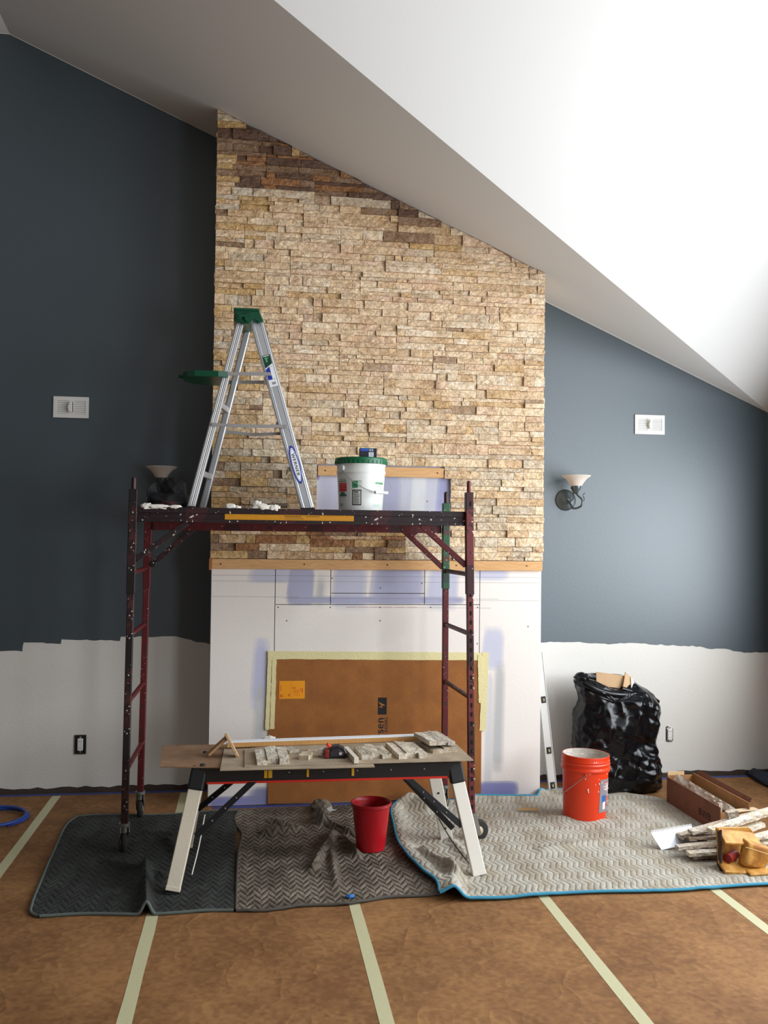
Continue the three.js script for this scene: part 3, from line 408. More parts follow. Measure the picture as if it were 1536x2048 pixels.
// ------------------------------------------------------------------ step ladder on the platform
{
  const mAlu = M(S('#c3c5c8'), 0.36, { metalness: 0.55 }), mAluD = M(S('#a9a7a6'), 0.45, { metalness: 0.5 }), mGreen = M(S('#0d4a33'), 0.35), mBlackRub = M(S('#161616'), 0.8);
  const y0 = 1.832; const t = thing('step_ladder', 'small aluminium step ladder with green top cap and tray, standing open on the scaffold', 'ladder', [-0.02, y0, 0.92]);
  const zn = [1.1, 1.0], zf = [0.70, 0.80];                        // near and far rails, [bottom, top]
  const fp = (s, k) => V(lerp(0.308, 0.008, k) + (s ? 0 : 0.02), lerp(y0 + 0.008, 2.905, k), s ? lerp(zn[0], zn[1], k) : lerp(zf[0], zf[1], k));
  const rp = (s, k) => V(lerp(-0.335, -0.082, k) + (s ? 0 : 0.04), lerp(y0 + 0.006, 2.905, k), s ? lerp(zn[0], zn[1] - 0.0, k) : lerp(zf[0], zf[1], k));
  // channel rail: web facing outwards with two ribs and flanges
  const rail = (p, q, w, out) => { const { m, L } = frameOf(p, q, V(1, 0, 0)); const h = w / 2, o = out; const prof = [[-h, 0], [-h + 0.008, 0.003], [-h + 0.011, 0], [-h + 0.016, 0.0022], [-h + 0.02, 0], [h - 0.02, 0], [h - 0.016, 0.0022], [h - 0.011, 0], [h - 0.008, 0.003], [h, 0], [h, -0.024], [h - 0.003, -0.024], [h - 0.003, -0.003], [-h + 0.003, -0.003], [-h + 0.003, -0.024], [-h, -0.024]]; const g = extrude(o > 0 ? prof : prof.map(([a, b]) => [a, -b]).reverse(), L); g.rotateX(Math.PI / 2); g.translate(0, L / 2, 0); const k = new THREE.Matrix4().copy(m); const g2 = g; g2.applyMatrix4(k); return g2; };
  const nf = part('front_rail', rail(fp(1, 0), fp(1, 1), 0.072, 1), mAlu, t); part('front_rail', rail(fp(0, 0), fp(0, 1), 0.072, -1), mAluD, t);
  part('rear_rail', rail(rp(1, 0), rp(1, 1), 0.042, 1), mAluD, t); part('rear_rail', bar(rp(0, 0), rp(0, 1), 0.04, 0.022, V(1, 0, 0), 0.01), mAlu, t);
  for (const k of [0.22, 0.46, 0.70]) { const a = fp(1, k), b = fp(0, k); part('step', [boxC(a.x - 0.045, a.x + 0.035, a.y - 0.003, a.y, b.z + 0.004, a.z - 0.004, 0.001), boxC(a.x - 0.045, a.x - 0.042, a.y - 0.026, a.y - 0.002, b.z + 0.004, a.z - 0.004, 0.001), boxC(a.x + 0.032, a.x + 0.035, a.y - 0.026, a.y - 0.002, b.z + 0.004, a.z - 0.004, 0.001)], mAluD, t); }
  for (const k of [0.18, 0.55]) { const a = rp(1, k), b = rp(0, k); part('rear_brace', bar(V(a.x, a.y, a.z - 0.004), V(b.x, b.y, b.z + 0.008), 0.02, 0.034, V(1, 0, 0)), mAlu, t); }
  for (const s of [1, 0]) { const a = rp(s, 0.435), b = fp(s, 0.435), c = V((a.x + b.x) / 2, a.y - (s ? 0.004 : 0.014), a.z); const z = s ? 0.012 : -0.014; part('spreader', [bar(V(a.x - 0.01, a.y, a.z + z), V(c.x, c.y, c.z + z), 0.004, 0.018, V(0, 0, 1), 0.001), bar(V(c.x, c.y, c.z + z), V(b.x + 0.012, b.y, b.z + z), 0.004, 0.018, V(0, 0, 1), 0.001), rod(V(a.x, a.y, a.z - 0.004), V(a.x, a.y, a.z + z * 1.3), 0.006, 0.006, 10), rod(V(b.x, b.y, b.z - 0.004), V(b.x, b.y, b.z + z * 1.3), 0.006, 0.006, 10)], mAluD, t); }
  // tray folded out at the back with its two supports
  const ty = 2.575; const tr = [[-0.4, 0.86], [-0.4, 0.97], [-0.375, 1.02], [-0.33, 1.05], [-0.2, 1.06], [-0.15, 1.04], [-0.15, 0.76], [-0.2, 0.74], [-0.33, 0.76], [-0.375, 0.8]];
  { const g = extrude(tr.map(([x, z]) => [x, -z]).reverse(), 0.006, 0.002); g.rotateX(-Math.PI / 2); g.translate(0, ty, 0); const inner = tr.map(([x, z]) => [-0.27 + (x + 0.27) * 0.93, -(0.905 + (z - 0.905) * 0.93)]); const g2 = extrude(tr.map(([x, z]) => [x, -z]).reverse(), 0.03, 0.001, [inner]); g2.rotateX(-Math.PI / 2); g2.translate(0, ty, 0); part('paint_tray', [g, g2, boxC(-0.43, -0.39, ty + 0.008, ty + 0.026, 0.9, 0.93, 0.004)], mGreen, t); }
  for (const z of [1.035, 0.75]) part('tray_support', bar(V(-0.16, ty + 0.02, z), V(0.095, ty + 0.028, z), 0.004, 0.02, V(0, 0, 1), 0.001), mAluD, t);
  { const pts = [[-0.112, 2.965], [0.015, 2.965], [0.04, 2.905], [0.02, 2.9], [-0.01, 2.915], [-0.03, 2.893], [-0.06, 2.888], [-0.115, 2.905]]; const g = extrude(pts, 0.25, 0.006); g.translate(0, 0, 0.777); part('top_cap', [g, boxC(-0.122, 0.024, 2.957, 2.972, 0.765, 1.043, 0.005), rod(V(-0.035, 2.917, 1.02), V(-0.035, 2.917, 1.048), 0.028, 0.026, 22), rod(V(-0.09, 2.925, 1.02), V(-0.09, 2.925, 1.044), 0.022, 0.02, 20), box(0, 0, 0, 0.08, 0.013, 0.012).rotateZ(0.18).translate(-0.055, 2.928, 1.047)], mGreen, t, 'green plastic top cap'); }
  for (const s of [1, 0]) { const a = fp(s, 0); part('foot', boxC(a.x - 0.038, a.x + 0.04, y0, y0 + 0.012, a.z - 0.026, a.z + 0.006, 0.003), mBlackRub, t); const b = rp(s, 0); part('foot', boxC(b.x - 0.024, b.x + 0.022, y0, y0 + 0.012, b.z - 0.024, b.z + 0.006, 0.003), mBlackRub, t); }
  // stickers on the near front rail
  const { m, L } = frameOf(fp(1, 0), fp(1, 1), V(1, 0, 0));
  const onRail = (k, w, h, geo) => { geo.translate(0, (k - 0.5) * L, 0.0034); geo.applyMatrix4(m); return geo; };
  const oval = canvasTex(128, 512, (c) => { c.fillStyle = '#2233a0'; c.fillRect(0, 0, 128, 512); c.fillStyle = '#f2f2f2'; c.beginPath(); c.ellipse(64, 256, 50, 226, 0, 0, 7); c.fill(); c.fillStyle = '#1d2a7e'; c.lineWidth = 4; c.strokeStyle = '#2233a0'; c.beginPath(); c.ellipse(64, 256, 44, 214, 0, 0, 7); c.stroke(); c.fillStyle = '#141826'; c.translate(64, 256); c.rotate(Math.PI / 2); c.font = 'bold 72px sans-serif'; c.textAlign = 'center'; c.textBaseline = 'middle'; c.scale(1.02, 0.86); c.fillText('WERNER', 0, 2); });
  { const sh = new THREE.Shape(); sh.absellipse(0, 0, 0.0235, 0.112, 0, Math.PI * 2); const g = new THREE.ShapeGeometry(sh, 40), p = g.attributes.position, uv = g.attributes.uv; for (let i = 0; i < p.count; i++) uv.setXY(i, p.getX(i) / 0.047 + 0.5, p.getY(i) / 0.224 + 0.5); part('brand_sticker', onRail(0.232, 0, 0, g), M('#ffffff', 0.4, { map: oval }), nf, 'white oval sticker with blue border'); }
  const lab = canvasTex(128, 512, (c) => { c.fillStyle = '#e8e9ea'; c.fillRect(0, 0, 128, 512); c.fillStyle = '#0e3b2a'; c.fillRect(4, 4, 120, 150); c.beginPath(); c.moveTo(4, 150); c.lineTo(124, 150); c.lineTo(4, 214); c.fill(); c.fillStyle = '#5d9a72'; c.fillRect(40, 40, 26, 80); c.fillRect(30, 52, 60, 14); c.fillStyle = '#d8e4da'; c.fillRect(16, 16, 90, 12); c.fillStyle = '#1a2f9c'; c.beginPath(); c.moveTo(4, 234); c.lineTo(70, 190); c.lineTo(70, 400); c.lineTo(4, 400); c.fill(); c.fillStyle = '#555'; c.beginPath(); c.arc(98, 200, 6, 0, 7); c.arc(98, 396, 7, 0, 7); c.fill(); c.fillStyle = '#222'; for (let k = 0; k < 14; k++) c.fillRect(44 + k * 4, 440, k % 3 ? 2 : 3, 40); });
  part('product_label', onRail(0.735, 0, 0, new THREE.PlaneGeometry(0.05, 0.19)), M('#ffffff', 0.4, { map: lab }), nf, 'green, blue and white product label');
}
// white bucket on the platform
function bailPts(cx, cy, cz, r, a0, drop, out, n = 24) { const o = []; for (let k = 0; k <= n; k++) { const u = k / n, a = a0 + Math.PI * u; o.push([cx + Math.cos(a) * (r + 0.006 + out * Math.sin(Math.PI * u)), cy - drop * Math.sin(Math.PI * u), cz + Math.sin(a) * (r + 0.006 + out * Math.sin(Math.PI * u))]); } return o; }
function curved(r0, r1, y0, y1, a, w, cx, cz, map) { const g = new THREE.CylinderGeometry(r1, r0, y1 - y0, 24, 1, true, a - w / 2, w); g.translate(cx, (y0 + y1) / 2, cz); return g; }
{
  const cx = 0.623, cz = 0.96, y0 = 1.832, mW = M(S('#e4e6e2'), 0.42), mWire = M(S('#b5b6b4'), 0.35, { metalness: 0.7 });
  const t = thing('white_bucket', 'large white plastic bucket with green lid and printed labels, on the scaffold platform', 'bucket', [cx, y0, cz]);
  part('body', lathe([[0, 0], [0.12, 0], [0.126, 0.003], [0.138, 0.215], [0.142, 0.217], [0.142, 0.232], [0.139, 0.235], [0.14, 0.262], [0.1435, 0.264], [0.1435, 0.29], [0.135, 0.292], [0, 0.292]], 72, cx, y0, cz), mW, t);
  const lid = part('lid', lathe([[0, 0.3], [0.132, 0.3], [0.136, 0.308], [0.15, 0.307], [0.152, 0.3], [0.152, 0.272], [0.146, 0.27], [0.146, 0.294], [0, 0.294]], 72, cx, y0, cz), M(S('#12633f'), 0.4), t);
  const notch = []; for (let k = 0; k < 36; k++) { const a = k / 36 * 6.283; notch.push(box(cx + Math.cos(a) * 0.1525, y0 + 0.28, cz + Math.sin(a) * 0.1525, 0.004, 0.018, 0.004, 0.001)); } part('tear_tabs', notch, lid.material, lid);
  const a0 = 2.35; part('handle', tube(bailPts(cx, y0 + 0.245, cz, 0.142, a0 - Math.PI * 0.94, 0.145, 0.035).map((p) => p), 0.0022, 70, 8), mWire, t);
  for (const k of [0, 1]) { const a = a0 - Math.PI * 0.94 + k * Math.PI, c = V(cx + Math.cos(a) * 0.139, y0 + 0.245, cz + Math.sin(a) * 0.139), d = V(cx + Math.cos(a) * 0.152, y0 + 0.245, cz + Math.sin(a) * 0.152); part('handle_boss', rod(c, d, 0.02, 0.017, 20), mW, t); }
  { const b = bailPts(cx, y0 + 0.245, cz, 0.142, a0 - Math.PI * 0.94, 0.145, 0.035); const P0 = b[10], P1 = b[14]; part('grip', rod(V(...P0), V(...P1), 0.009, 0.009, 14), M(S('#f2f2f0'), 0.5), t); }
  const lb = (w, h, f) => M('#ffffff', 0.45, { map: canvasTex(w, h, f) }); const bg = '#e2e4e0';
  // angles: 0 faces +z (the camera side), positive towards +x
  part('label', curved(0.1292, 0.1362, y0 + 0.055, y0 + 0.185, -1.05, 0.62, cx, cz), lb(192, 256, (c) => { c.fillStyle = bg; c.fillRect(0, 0, 192, 256); c.fillStyle = '#2f6b45'; c.fillRect(30, 4, 150, 10); c.fillRect(20, 22, 165, 16); c.fillStyle = '#cf2a35'; c.fillRect(14, 46, 170, 100); c.fillStyle = '#e88'; c.fillRect(30, 70, 130, 5); c.fillRect(30, 92, 120, 5); c.fillRect(30, 112, 140, 4); c.fillStyle = '#2c7a5a'; c.fillRect(50, 152, 100, 40); c.fillStyle = '#47705a'; c.fillRect(20, 176, 160, 26); c.fillStyle = '#8fb59a'; c.fillRect(30, 214, 140, 6); }), t, 'red and green printed label at the left side');
  part('label', curved(0.1278, 0.1284, y0 + 0.025, y0 + 0.045, -1.1, 0.4, cx, cz), lb(128, 64, (c) => { c.fillStyle = bg; c.fillRect(0, 0, 128, 64); c.fillStyle = '#444'; for (let k = 0; k < 5; k++) c.fillRect(10, 6 + k * 11, 60 + (k * 29) % 50, 5); }), t);
  part('label', curved(0.1337, 0.1362, y0 + 0.128, y0 + 0.172, -0.28, 0.42, cx, cz), lb(256, 170, (c) => { c.fillStyle = bg; c.fillRect(0, 0, 256, 170); c.fillStyle = '#3f8f63'; c.fillRect(0, 10, 150, 150); c.fillStyle = '#2c7450'; c.beginPath(); c.arc(90, 95, 44, 0, 7); c.fill(); c.fillStyle = '#7a9a86'; for (let k = 0; k < 6; k++) c.fillRect(150, 14 + k * 24, 100, 8); c.fillStyle = '#2d5c40'; c.fillRect(0, 4, 250, 7); }), t, 'small green label');
  part('label', curved(0.1288, 0.1333, y0 + 0.032, y0 + 0.12, -0.29, 0.4, cx, cz), lb(256, 352, (c) => { c.fillStyle = '#16181a'; c.fillRect(0, 0, 256, 352); c.fillStyle = '#c9c9c4'; c.fillRect(22, 24, 212, 304); c.fillStyle = '#2d2d2d'; c.fillRect(40, 40, 130, 26); const r = rng(9); for (let k = 0; k < 17; k++) { c.fillStyle = k % 4 === 1 ? '#222' : '#6d6d6a'; c.fillRect(38, 84 + k * 14, 120 + r() * 66, 8); } }), t, 'black bordered caution panel');
  part('label', curved(0.1325, 0.1367, y0 + 0.105, y0 + 0.2, 0.72, 0.78, cx, cz), lb(384, 330, (c) => { c.fillStyle = '#e6e8e5'; c.fillRect(0, 0, 384, 330); c.fillStyle = '#e5332f'; c.beginPath(); c.moveTo(0, 30); c.lineTo(80, 20); c.lineTo(70, 90); c.lineTo(20, 80); c.fill(); c.fillStyle = '#ea6a66'; c.fillRect(120, 34, 262, 66); c.fillStyle = '#f7d9d7'; c.fillRect(150, 50, 200, 8); c.fillRect(160, 68, 170, 6); c.fillRect(150, 84, 210, 6); c.fillStyle = '#4d8a5b'; c.beginPath(); c.moveTo(110, 112); c.lineTo(380, 118); c.lineTo(380, 164); c.lineTo(96, 160); c.fill(); c.fillStyle = '#2c2c2c'; c.font = 'bold 30px sans-serif'; c.fillText('All Purpose', 150, 206); c.fillStyle = '#8fb59a'; for (let k = 0; k < 6; k++) c.fillRect(150, 226 + k * 16, 190 - (k % 3) * 24, 7); }), t, 'red and green front label');
  part('label', curved(0.1274, 0.1285, y0 + 0.02, y0 + 0.042, 0.72, 0.6, cx, cz), lb(256, 64, (c) => { c.fillStyle = '#e4e6e2'; c.fillRect(0, 0, 256, 64); c.fillStyle = '#8cc0a4'; for (let k = 0; k < 4; k++) c.fillRect(20, 8 + k * 13, 200 - (k % 2) * 40, 6); }), t);
  // small box on the lid
  const b = thing('small_box', 'small dark blue carton with white label on the bucket\'s green lid', 'box', [0.655, y0 + 0.308, 1.01]);
  const bt = canvasTex(256, 128, (c) => { c.fillStyle = '#14172b'; c.fillRect(0, 0, 256, 128); c.fillStyle = '#2450a8'; c.fillRect(0, 0, 132, 40); c.fillStyle = '#d5d9dd'; c.fillRect(132, 56, 78, 72); c.fillStyle = '#9aa6b8'; c.fillRect(140, 8, 26, 34); c.fillRect(176, 8, 28, 34); c.fillStyle = '#334'; c.fillRect(150, 70, 40, 6); c.fillRect(150, 90, 46, 6); });
  const fg = new THREE.PlaneGeometry(0.092, 0.052); fg.translate(0.655, y0 + 0.335, 1.0462);
  part('carton', boxC(0.607, 0.703, y0 + 0.3085, y0 + 0.362, 0.98, 1.046, 0.002), M(S('#171a30'), 0.5), b); part('print', fg, M('#ffffff', 0.5, { map: bt }), b);
}
// blob helper: closed lumpy surface from a deformed sphere
function blob(cx, cy, cz, rx, ry, rz, amp, freq, seed, detail = 5, floorY = null, sharp = 0) {
  let g = new THREE.IcosahedronGeometry(1, detail); g.deleteAttribute('uv'); g.deleteAttribute('normal'); g = mergeVertices(g, 1e-5); const p = g.attributes.position;
  for (let i = 0; i < p.count; i++) { const x = p.getX(i), y = p.getY(i), z = p.getZ(i); let n = fbm(x * freq + seed, y * freq + seed * 1.3, z * freq - seed, 4); if (sharp) n = lerp(n, 0.35 - Math.abs(n) * 2, sharp); const k = 1 + amp * n * 2; let Y = cy + y * ry * k; if (floorY !== null) Y = Math.max(floorY, Y); p.setXYZ(i, cx + x * rx * k, Y, cz + z * rz * k); }
  g.computeVertexNormals(); return metreUV(g);
}
{
  const y0 = 1.832, mPl = M(S('#e9e4da'), 0.85);
  const mk = (label, list, pos) => { const t = thing('plaster_splatter', label, 'plaster', pos); part('lump', list, mPl, t); };
  mk('small lump of white plaster on the platform edge left of the trowel', [blob(-0.115, y0 + 0.002, 1.225, 0.034, 0.022, 0.016, 0.4, 2, 4, 4, y0 - 0.016), blob(-0.08, y0, 1.225, 0.02, 0.014, 0.016, 0.4, 2, 6, 4, y0 - 0.012)], [-0.1, y0, 1.225]);
  mk('pale plaster smears on the platform edge next to the left post', [blob(-0.5, y0, 1.236, 0.06, 0.014, 0.012, 0.5, 3, 14, 4, y0 - 0.02), blob(-0.56, y0 + 0.001, 1.236, 0.03, 0.018, 0.012, 0.5, 3, 17, 4, y0 - 0.02), blob(-0.41, y0, 1.236, 0.035, 0.012, 0.012, 0.5, 3, 15, 4, y0 - 0.02)], [-0.5, y0, 1.236]);
  const t = thing('trowel', 'trowel with a grey blade caked in white plaster, lying on the platform edge', 'trowel', [0.06, y0, 1.22]);
  part('blade', extrude([[-0.03, 0], [0.07, 0.004], [0.02, 0.05], [-0.01, 0.055]], 0.002).rotateX(-0.9).translate(0.03, y0 + 0.008, 1.215), M(S('#8d8a84'), 0.45, { metalness: 0.5 }), t);
  part('handle', rod(V(0.08, y0 + 0.018, 1.2), V(0.19, y0 + 0.02, 1.19), 0.012, 0.013, 14), M(S('#4a3b2d'), 0.7), t);
  part('plaster', [blob(0.06, y0 + 0.005, 1.232, 0.055, 0.02, 0.014, 0.5, 2.5, 8, 4, y0 - 0.022), blob(0.12, y0 + 0.002, 1.236, 0.03, 0.018, 0.012, 0.5, 2.5, 9, 4, y0 - 0.026), blob(0.03, y0 + 0.02, 1.226, 0.025, 0.02, 0.012, 0.4, 2, 10, 4)], mPl, t);
  const s = thing('tool_bag', 'dark slumped tool bag on the platform\'s shadowy left end', 'bag', [-0.46, y0, 0.95]);
  part('bag_body', blob(-0.455, y0 + 0.03, 0.95, 0.13, 0.07, 0.13, 0.28, 2.2, 21, 5, y0 + 0.0005), M(S('#141217'), 0.85), s);
  part('bag_flap', blob(-0.44, y0 + 0.1, 0.96, 0.07, 0.075, 0.07, 0.3, 2.4, 25, 5), M(S('#100f13'), 0.8), s); part('red_cloth', blob(-0.46, y0 + 0.022, 1.075, 0.045, 0.02, 0.025, 0.4, 2.6, 29, 4, y0 + 0.001), M(S('#3a1216'), 0.85), s);
}

// ------------------------------------------------------------------ moving blankets
const sampleLine = (pts) => { const c = new THREE.CatmullRomCurve3(pts.map(([x, z]) => V(x, 0, z)), false, 'centripetal'); return (t) => { const p = c.getPoint(clamp(t, 0, 1)); return [p.x, p.z]; }; };
function blanket(label, Lp, Rp, hf, mat, edgeMat, swap, o = {}) {
  const L = sampleLine(Lp), R = sampleLine(Rp), nu = o.nu || 130, nv = o.nv || 120; const front = o.front || (() => 0), backz = o.back || (() => 0);
  const pt = (u, v) => { const [xa, za] = L(v), [xb, zb] = R(v); const x = lerp(xa, xb, u); let z = lerp(za, zb, u); z += front(x) * smooth(0.6, 1, v) + backz(x) * smooth(0.4, 0, v); return [x, z]; };
  const pos = [], uv = [], idx = []; const W = nu + 1; const H = (x, z, u, v) => Math.max(0.0045, hf(x, z, u, v));
  for (let j = 0; j <= nv; j++) for (let i = 0; i <= nu; i++) { const [x, z] = pt(i / nu, j / nv); pos.push(x, H(x, z, i / nu, j / nv), z); if (swap) uv.push(-z * 1.15, x * 2.7); else uv.push(x * 2.5, -z * 1.35); }
  for (let j = 0; j < nv; j++) for (let i = 0; i < nu; i++) { const a = j * W + i; idx.push(a, a + W, a + 1, a + 1, a + W, a + W + 1); }
  // underside and hem
  const ring = []; for (let i = 0; i <= nu; i++) ring.push(nv * W + i); for (let j = nv - 1; j >= 0; j--) ring.push(j * W + nu); for (let i = nu - 1; i >= 0; i--) ring.push(i); for (let j = 1; j <= nv; j++) ring.push(j * W);
  const base = pos.length / 3; for (const k of ring) { pos.push(pos[k * 3], Math.max(0.0008, pos[k * 3 + 1] - 0.009), pos[k * 3 + 2]); uv.push(uv[k * 2], uv[k * 2 + 1]); }
  for (let k = 0; k < ring.length - 1; k++) idx.push(ring[k], base + k, ring[k + 1], ring[k + 1], base + k, base + k + 1);
  const g = new THREE.BufferGeometry(); g.setAttribute('position', new THREE.Float32BufferAttribute(pos, 3)); g.setAttribute('uv', new THREE.Float32BufferAttribute(uv, 2)); g.setIndex(idx); g.computeVertexNormals();
  const c = pt(0.5, 0.5); const t = thing('moving_blanket', label, 'blanket', [c[0], 0, c[1]]); part('quilted_cloth', g, mat, t);
  const edge = (f) => { const a = []; for (let k = 0; k <= 90; k++) { const [u, v] = f(k / 90); const [x, z] = pt(u, v); a.push([x, Math.max(0.0075, H(x, z, u, v) - 0.004), z]); } return tube(a, 0.0075, 200, 7); };
  for (const e of o.edges || ['left', 'front']) part('edge_binding', edge({ left: (k) => [0, k], right: (k) => [1, k], front: (k) => [k, 1], back: (k) => [k, 0] }[e]), edgeMat, t);
  return t;
}
{
  const qm = (map, s = 0.012) => M('#ffffff', 0.95, { map, bumpMap: quiltBump, bumpScale: s });
  const mDark = qm(quiltMap(0x3a3f3a, 0x2b2f30, 0x1a1a18, 61, 0.75), 0.006), mMid = qm(quiltMap(0x857a6b, 0x665b4e, 0x4f4337, 62, 0.8)), mLight = qm(quiltMap(0xbdb7a9, 0xb0a899, 0x96866f, 63, 0.55), 0.005);
  const rid = (x, z, x0, z0, x1, z1, w) => { const dx = x1 - x0, dz = z1 - z0, L2 = dx * dx + dz * dz, t = clamp(((x - x0) * dx + (z - z0) * dz) / L2, 0, 1); const d = Math.hypot(x - x0 - dx * t, z - z0 - dz * t); const e = smooth(0, 0.15, t) * smooth(1, 0.8, t); return Math.exp(-(d * d) / (w * w)) * e; };
  const ridF = (x, z, x0, z0, x1, z1, w) => { const dx = x1 - x0, dz = z1 - z0, L2 = dx * dx + dz * dz, t = clamp(((x - x0) * dx + (z - z0) * dz) / L2, 0, 1); const d = Math.hypot(x - x0 - dx * t, z - z0 - dz * t); return Math.exp(-(d * d) / (w * w)) * smooth(0, 0.3, t); };
  blanket('dark grey quilted moving blanket under the scaffold\'s left end, leftmost of the three', [[-1.0, 0.57], [-1.03, 0.7], [-1.012, 1.13], [-0.975, 1.7], [-0.958, 1.9], [-0.94, 1.985], [-0.895, 2.03]], [[-0.06, 0.56], [-0.06, 1.2], [-0.055, 2.07]],
    (x, z) => 0.009 + 0.012 * Math.max(0, fbm(x * 4, 1.3, z * 4)) + 0.055 * ridF(x, z, -0.52, 1.35, -0.43, 2.12, 0.022) + 0.022 * rid(x, z, -0.75, 1.35, -0.35, 1.65, 0.03) + 0.02 * rid(x, z, -0.45, 1.0, -0.3, 1.5, 0.03) + 0.015 * rid(x, z, -0.6, 0.9, -0.3, 1.0, 0.035), mDark, M(S('#58605a'), 0.9), false, { edges: ['left', 'front', 'back'], nu: 150, back: (x) => 0.02 * Math.sin(x * 9), front: (x) => 0.012 * Math.sin(x * 11) });
  blanket('grey-brown zigzag-quilted moving blanket under the red bucket, middle of the three', [[-0.05, 0.53], [-0.075, 0.7], [-0.06, 0.85], [-0.03, 1.0], [-0.045, 1.3], [-0.045, 2.075]], [[0.96, 0.5], [0.93, 1.0], [0.93, 1.5], [0.93, 2.02]],
    (x, z) => 0.012 + 0.02 * Math.max(0, fbm(x * 5, 4.3, z * 5)) + 0.05 * rid(x, z, 0.42, 0.5, 0.43, 0.95, 0.035) + 0.03 * rid(x, z, 0.38, 0.75, 0.62, 1.15, 0.03) + 0.035 * rid(x, z, 0.5, 1.0, 0.3, 1.7, 0.022) + 0.03 * rid(x, z, 0.52, 1.1, 0.58, 1.5, 0.022) + 0.022 * rid(x, z, 0.1, 0.75, 0.3, 0.95, 0.025) + 0.02 * rid(x, z, 0.45, 1.15, 0.42, 1.9, 0.02) + 0.025 * rid(x, z, 0.34, 0.95, 0.05, 1.05, 0.03) - 0.0, mMid, M(S('#4f4a42'), 0.9), false, { edges: ['left', 'front'], nu: 170, nv: 170, front: (x) => -0.05 * smooth(0.3, 0.9, x) + 0.012 * Math.sin(x * 17) });
  const bl = M(S('#3f8fae'), 0.85);
  blanket('light grey quilted moving blanket with blue edging, rightmost of the three, under the orange bucket', [[1.0, 0.42], [0.88, 0.62], [0.83, 1.0], [0.81, 1.4], [0.86, 1.75], [0.90, 1.9], [0.885, 2.06]], [[2.46, 0.43], [2.63, 0.56], [2.75, 0.85], [2.82, 1.3], [2.9, 2.06]],
    (x, z, u) => 0.018 + 0.014 * Math.max(0, fbm(x * 4, 7.3, z * 4)) + 0.035 * Math.exp(-Math.pow((u - 0.012) / 0.03, 2)) + 0.045 * rid(x, z, 1.3, 0.46, 2.0, 0.42, 0.06) + 0.05 * rid(x, z, 1.0, 0.5, 1.15, 0.75, 0.08) + 0.045 * rid(x, z, 0.9, 1.4, 1.05, 1.95, 0.03) + 0.035 * ridF(x, z, 1.05, 1.55, 0.95, 2.1, 0.035) + 0.022 * rid(x, z, 1.1, 1.2, 1.15, 1.7, 0.03) + 0.016 * rid(x, z, 1.7, 0.9, 2.3, 1.1, 0.05) + 0.016 * rid(x, z, 1.5, 1.5, 2.0, 1.35, 0.05), mLight, bl, true, { edges: ['left', 'front', 'back'], nu: 200, nv: 150, back: (x) => x > 1.9 ? -0.13 * smooth(1.9, 2.0, x) * smooth(2.5, 2.05, x) : 0.065 * smooth(1.9, 1.84, x), front: (x) => 0.012 * Math.sin(x * 7) });
  const t = thing('rag', 'crumpled grey-brown rag by the chimney foot on the middle blanket', 'rag', [0.44, 0.02, 0.64]); part('cloth', blob(0.44, 0.03, 0.63, 0.06, 0.045, 0.1, 0.55, 3.0, 51, 5, 0.018, 0.6), M('#ffffff', 0.95, { map: mMid.map }), t); part('torn_scrap', extrude([[0.46, 0.05], [0.5, 0.07], [0.5, 0.05], [0.53, 0.045], [0.48, 0.036]], 0.003).translate(0, 0, 0.715), M(S('#d9d6d0'), 0.8), t);
  const w = thing('wood_scrap', 'thin wood sliver on the light blanket left of the orange bucket', 'wood scrap', [1.7, 0.03, 0.8]); part('sliver', extrude([[0, 0], [0.12, -0.01], [0.13, 0.012], [0.02, 0.026]], 0.005, 0.001).rotateX(-Math.PI / 2).translate(1.63, 0.034, 0.8), M(S('#b58b58'), 0.8), w);
  const p = thing('tape_scrap', 'scrap of blue tape at the front edge of the middle blanket', 'tape', [0.48, 0.02, 2.0]); part('scrap', blob(0.475, 0.022, 2.0, 0.02, 0.009, 0.014, 0.4, 2.5, 71, 3), M(S('#2f6fb5'), 0.6), p);
}

